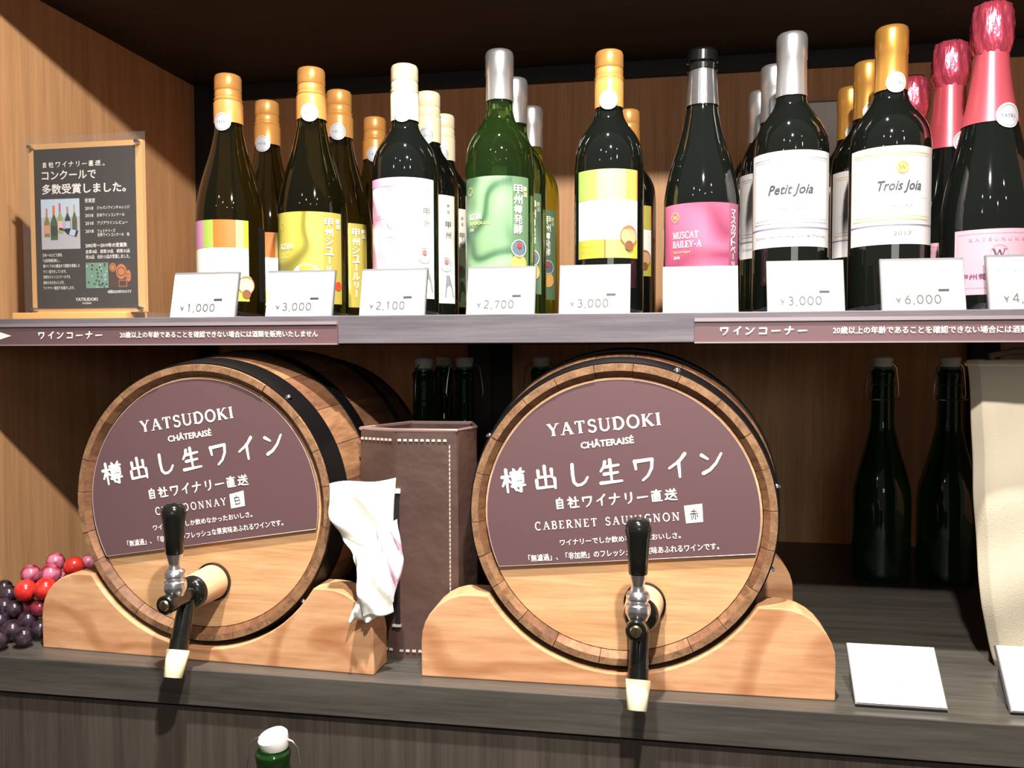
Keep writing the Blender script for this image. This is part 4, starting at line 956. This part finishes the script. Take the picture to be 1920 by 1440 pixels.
# crumpled paper hanging from the loop
pa = thing('crumpled_paper', 'crumpled white paper hanging from the leather holder', 'paper', (-.300, .83, -.20))
def V3(x, y, z): return Vector((x+.300, y-.83, z+.20))
def sheet(name, rows, m, nu=16, amp=.005, seed=1, folds=3):
    rr = random.Random(seed); vs = []; fs = []; nv = 36
    def lerp_row(t):
        for r0, r1 in zip(rows, rows[1:]):
            if r0[0] >= t >= r1[0]:
                k = (r0[0]-t)/(r0[0]-r1[0]); k2 = k*k*(3-2*k); return [a+(b-a)*k2 for a, b in zip(r0[1:], r1[1:])]
        return rows[-1][1:]
    ph = [rr.uniform(0, 6) for _ in range(6)]
    for j in range(nv+1):
        z = rows[0][0]+(rows[-1][0]-rows[0][0])*j/nv; x0, y0, x1, y1, am = lerp_row(z)
        for i in range(nu+1):
            s_ = i/nu; x = x0+(x1-x0)*s_; y = y0+(y1-y0)*s_
            w1 = abs(((s_*folds+ph[0]+1.2*math.sin(z*38+ph[1])) % 2)-1)-.5; w2 = abs(((s_*folds*1.9+ph[2]+z*60) % 2)-1)-.5; w3 = math.sin(z*150+s_*7+ph[3])
            y -= amp*am*(1.6*w1+.7*w2+.35*w3); zz = z+.002*math.sin(s_*6+ph[4])+.004*(s_-.5)*am
            vs.append(V3(x, y, zz))
    for j in range(nv):
        for i in range(nu): a = j*(nu+1)+i; fs.append((a, a+1, a+nu+2, a+nu+1))
    o = mk(name, vs, fs, m, pa, True)
    md = o.modifiers.new('thickness', 'SOLIDIFY'); md.thickness = .0006
    return o
sheet('paper_sheet', [(-.1365, -.3275, .806, -.272, .850, .3), (-.160, -.327, .804, -.274, .848, .8), (-.190, -.318, .806, -.275, .846, 1.1), (-.206, -.303, .810, -.272, .846, 1.3), (-.235, -.296, .806, -.271, .838, 1.4), (-.2735, -.306, .801, -.281, .812, 1.0)], M['paper'], amp=.0058, seed=4)
sheet('paper_tail', [(-.178, -.289, .838, -.268, .842, .6), (-.205, -.283, .832, -.2625, .838, 1.2), (-.232, -.280, .826, -.2615, .834, 1.3), (-.262, -.276, .826, -.2705, .832, .5)], M['paper_pink'], nu=8, amp=.004, seed=9, folds=2)
sheet('paper_fold', [(-.205, -.300, .806, -.278, .812, .6), (-.240, -.296, .800, -.266, .815, 1.2), (-.268, -.292, .800, -.2655, .816, .6)], M['paper'], nu=8, amp=.0045, seed=12, folds=2)

# ------------------------------------------------------------------ grapes
G = [(-.7123, -.2552, 'p', .0110, .93), (-.7458, -.2715, 'p', .0115, .91), (-.7192, -.2703, 'p', .0120, .90), (-.6876, -.2600, 'r', .0118, .92), (-.6691, -.2547, 'p', .0098, .945),
     (-.7537, -.2913, 'r', .0125, .89), (-.7269, -.2881, 'r', .0125, .885), (-.6993, -.2746, 'p', .0095, .93), (-.7550, -.3103, 'e', .0120, .90), (-.7355, -.3119, 'e', .0100, .885),
     (-.705, -.290, 'p', .0110, .92), (-.715, -.309, 'e', .0110, .915), (-.700, -.316, 'e', .0110, .935)]
D = [(-.752, -.3297, .0112, .880), (-.7735, -.3439, .0118, .845), (-.7349, -.3404, .0098, .854), (-.7764, -.2970, .0105, .90), (-.7835, -.3130, .0110, .89), (-.7828, -.2901, .0100, .915),
     (-.7907, -.3317, .0115, .872), (-.7697, -.3149, .0100, .885), (-.7577, -.3502, .0105, .829), (-.793, -.3562, .0110, .816), (-.805, -.302, .0110, .91), (-.822, -.325, .0105, .88), (-.800, -.322, .0105, .905), (-.775, -.327, .0105, .905), (-.76, -.330, .0105, .905), (-.812, -.345, .0110, .845)]
def gz(x, z, Y): # slide a grape in depth keeping its height order
    return (x*Y/.9, Y, max(z*Y/.9, ZK+.0124))
gm = {'p': M['grape_pink'], 'r': M['grape_red'], 'e': M['grape_deep']}
def grape_mesh(r_):
    return [(0, -r_*1.06)]+[(r_*math.cos(R_(a)), r_*1.06*math.sin(R_(a))) for a in range(-75, 90, 15)]+[(0, r_*1.06)]
def bunch(label, G_, base, mats):
    t = thing('grape_bunch', label, 'grapes', base)
    for x, y, z, m_, r_ in G_:
        o = lathe('grape', grape_mesh(r_), m_, t, 20, ang=180); o.location = (x-base[0], y-base[1], z-base[2]); o.rotation_euler = (random.uniform(-.6, .6), random.uniform(-.6, .6), 0)
    return t
red = [(*gz(x, z, Y), gm[c], r_) for x, z, c, r_, Y in G]
dark = [(*gz(x, z, Y), M['grape_dark'], r_) for x, z, r_, Y in D]
b_ = (-.725, .91, ZK); t = bunch('bunch of red grapes piled against the left cradle', red, b_, None)
tube('stem', [(-.03, -.01, .030), (-.01, 0, .045), (.02, .01, .055), (.05, .02, .058)], .0018, M['stem_green'], t, 6)
b_ = (-.78, .90, ZK); t = bunch('bunch of dark purple grapes at the left edge', dark, b_, None)
tube('stem', [(.0, .0, .02), (.004, -.025, .030), (.010, -.035, .034)], .002, M['stem_pink'], t, 6)
tube('stem', [(.004, -.022, .030), (.018, -.034, .030)], .0016, M['stem_pink'], t, 6)

# ------------------------------------------------------------------ counter cards
def plate(label, x0, x1, y, h, tilt, text):
    t = thing('counter_card', label, 'card', ((x0+x1)/2, y, ZK), 0, 'cards on the counter'); W = x1-x0; ti = R_(tilt); c, s = math.cos(ti), math.sin(ti)
    def tr(a, q, b): return (a, q*c+b*s, b*c-q*s+.0062*s)
    def lb(name, a, b, y0, y1, z0, z1, m):
        vs = [tr(x, yy, zz) for x in (a, b) for yy in (y0, y1) for zz in (z0, z1)]
        return mk(name, vs, [(0, 1, 3, 2), (4, 6, 7, 5), (0, 4, 5, 1), (2, 3, 7, 6), (0, 2, 6, 4), (1, 5, 7, 3)], m, t)
    lb('card', -W/2+.001, W/2-.001, 0, .0012, .001, h-.001, M['card']); lb('acrylic_block', -W/2, W/2, .0013, .0060, 0, h, M['acrylicgrey'])
    mk('easel_foot', [(-W/2+.004, h*s*.5, .0), (W/2-.004, h*s*.5, 0), (W/2-.004, h*s+.006, 0), (-W/2+.004, h*s+.006, 0), (-W/2+.004, h*s-.004, h*c-.010), (W/2-.004, h*s-.004, h*c-.010), (W/2-.004, h*s+.003, h*c-.010), (-W/2+.004, h*s+.003, h*c-.010)],
       [(0, 3, 2, 1), (4, 5, 6, 7), (0, 1, 5, 4), (1, 2, 6, 5), (2, 3, 7, 6), (3, 0, 4, 7)], M['acrylicgrey'], t)
    p = Print(); p.text(font_text(text), (-W*.04, h*.33) if W < .09 else (-W*.3, h*.5), (W*.06, h*.33) if W < .09 else (W*.3, h*.5), h*.07, M['ink2']); p.build('lettering', lambda a, b, l: tr(a, -.0002-l, b), t)
plate('white blank card leaning on the counter right of the right cradle', .1775, .2570, .815, .060, 45, '・')
plate('white counter card cut off by the frame, before the canvas bag', .3115, .392, .820, .062, 40, '赤')

# ------------------------------------------------------------------ canvas bag
cb = thing('canvas_bag', 'cream canvas bag with dark lettering at the right edge', 'bag', (.44, .98, ZK))
nx, nz = 26, 34; vs = []; fs = []; Wb, Db, Hb = .24, .13, .318
def bag_pt(s_, z):     # s_ around the outline 0..1
    t_ = z/Hb; wl = -.1125-.019*t_+.016*max(0, (.22-t_)/.22)**1.5+.0015*math.sin(t_*9); wr = .125; yf = -.045-.012*math.sin(PI*min(1, t_*1.1)); yb = .022-.006*t_
    per = [(wl, yf+.012), (wl+.008, yf), (0, yf-.006), (wr-.012, yf), (wr, yf+.02), (wr, yb-.01), (wr-.01, yb), (wl+.034, yb), (wl+.020, yb-.010)]
    m_ = len(per); q = s_*m_; i = int(q) % m_; k = q-int(q); a_ = per[i]; b2_ = per[(i+1) % m_]
    x = a_[0]+(b2_[0]-a_[0])*k; y = a_[1]+(b2_[1]-a_[1])*k
    y += .0018*math.sin(x*70+t_*8)+.0018*math.sin(x*31-t_*19); x += .0008*math.sin(t_*23+y*40)
    return x, y
NP = 72
for j in range(nz+1):
    z = Hb*j/nz
    for i in range(NP):
        x, y = bag_pt(i/NP, z); vs.append((x, y, z-(.012*(abs(x)/.13)**2*(j == nz)*0)))
for j in range(nz):
    for i in range(NP): k = (i+1) % NP; fs.append((j*NP+i, j*NP+k, (j+1)*NP+k, (j+1)*NP+i))
fs.append(tuple(range(NP))[::-1])
bo = mk('bag_body', vs, fs, M['canvas'], cb, True); md = bo.modifiers.new('thickness', 'SOLIDIFY'); md.thickness = .0014; md.offset = -1
tube('hem', [(*bag_pt(i/NP, Hb), Hb-.004) for i in range(NP)], .0022, M['canvas'], cb, 6, closed=True)
tube('strap', [(-.09, .004, Hb-.01), (-.094, .006, Hb+.004), (-.07, .008, Hb+.009), (-.02, .008, Hb+.008), (.03, .004, Hb-.01)], .004, M['canvasdark'], cb, 8)
p = Print(); p.text(roman_text('YATSUDOKI', .3), (-.076, .0935), (.066, .0935), .0105, flat(90, 72, 66)); p.text(font_text('CHATERAISE'), (-.03, .080), (.02, .080), .005, flat(90, 72, 66))
def bagmap(a, b, l):
    best = None
    lo = -.066
    for q in range(5, 190):
        s_ = q/600; x, y = bag_pt(s_, b)
        if x >= a: return (a, y-.0012-l, b)
    return (a, lo, b)
p.build('lettering', bagmap, cb)

# ------------------------------------------------------------------ raise everything from eye-relative to floor-relative heights
for o in sc.objects:
    if o.parent is None and o.type not in ('CAMERA', 'LIGHT'): o.location.z += H
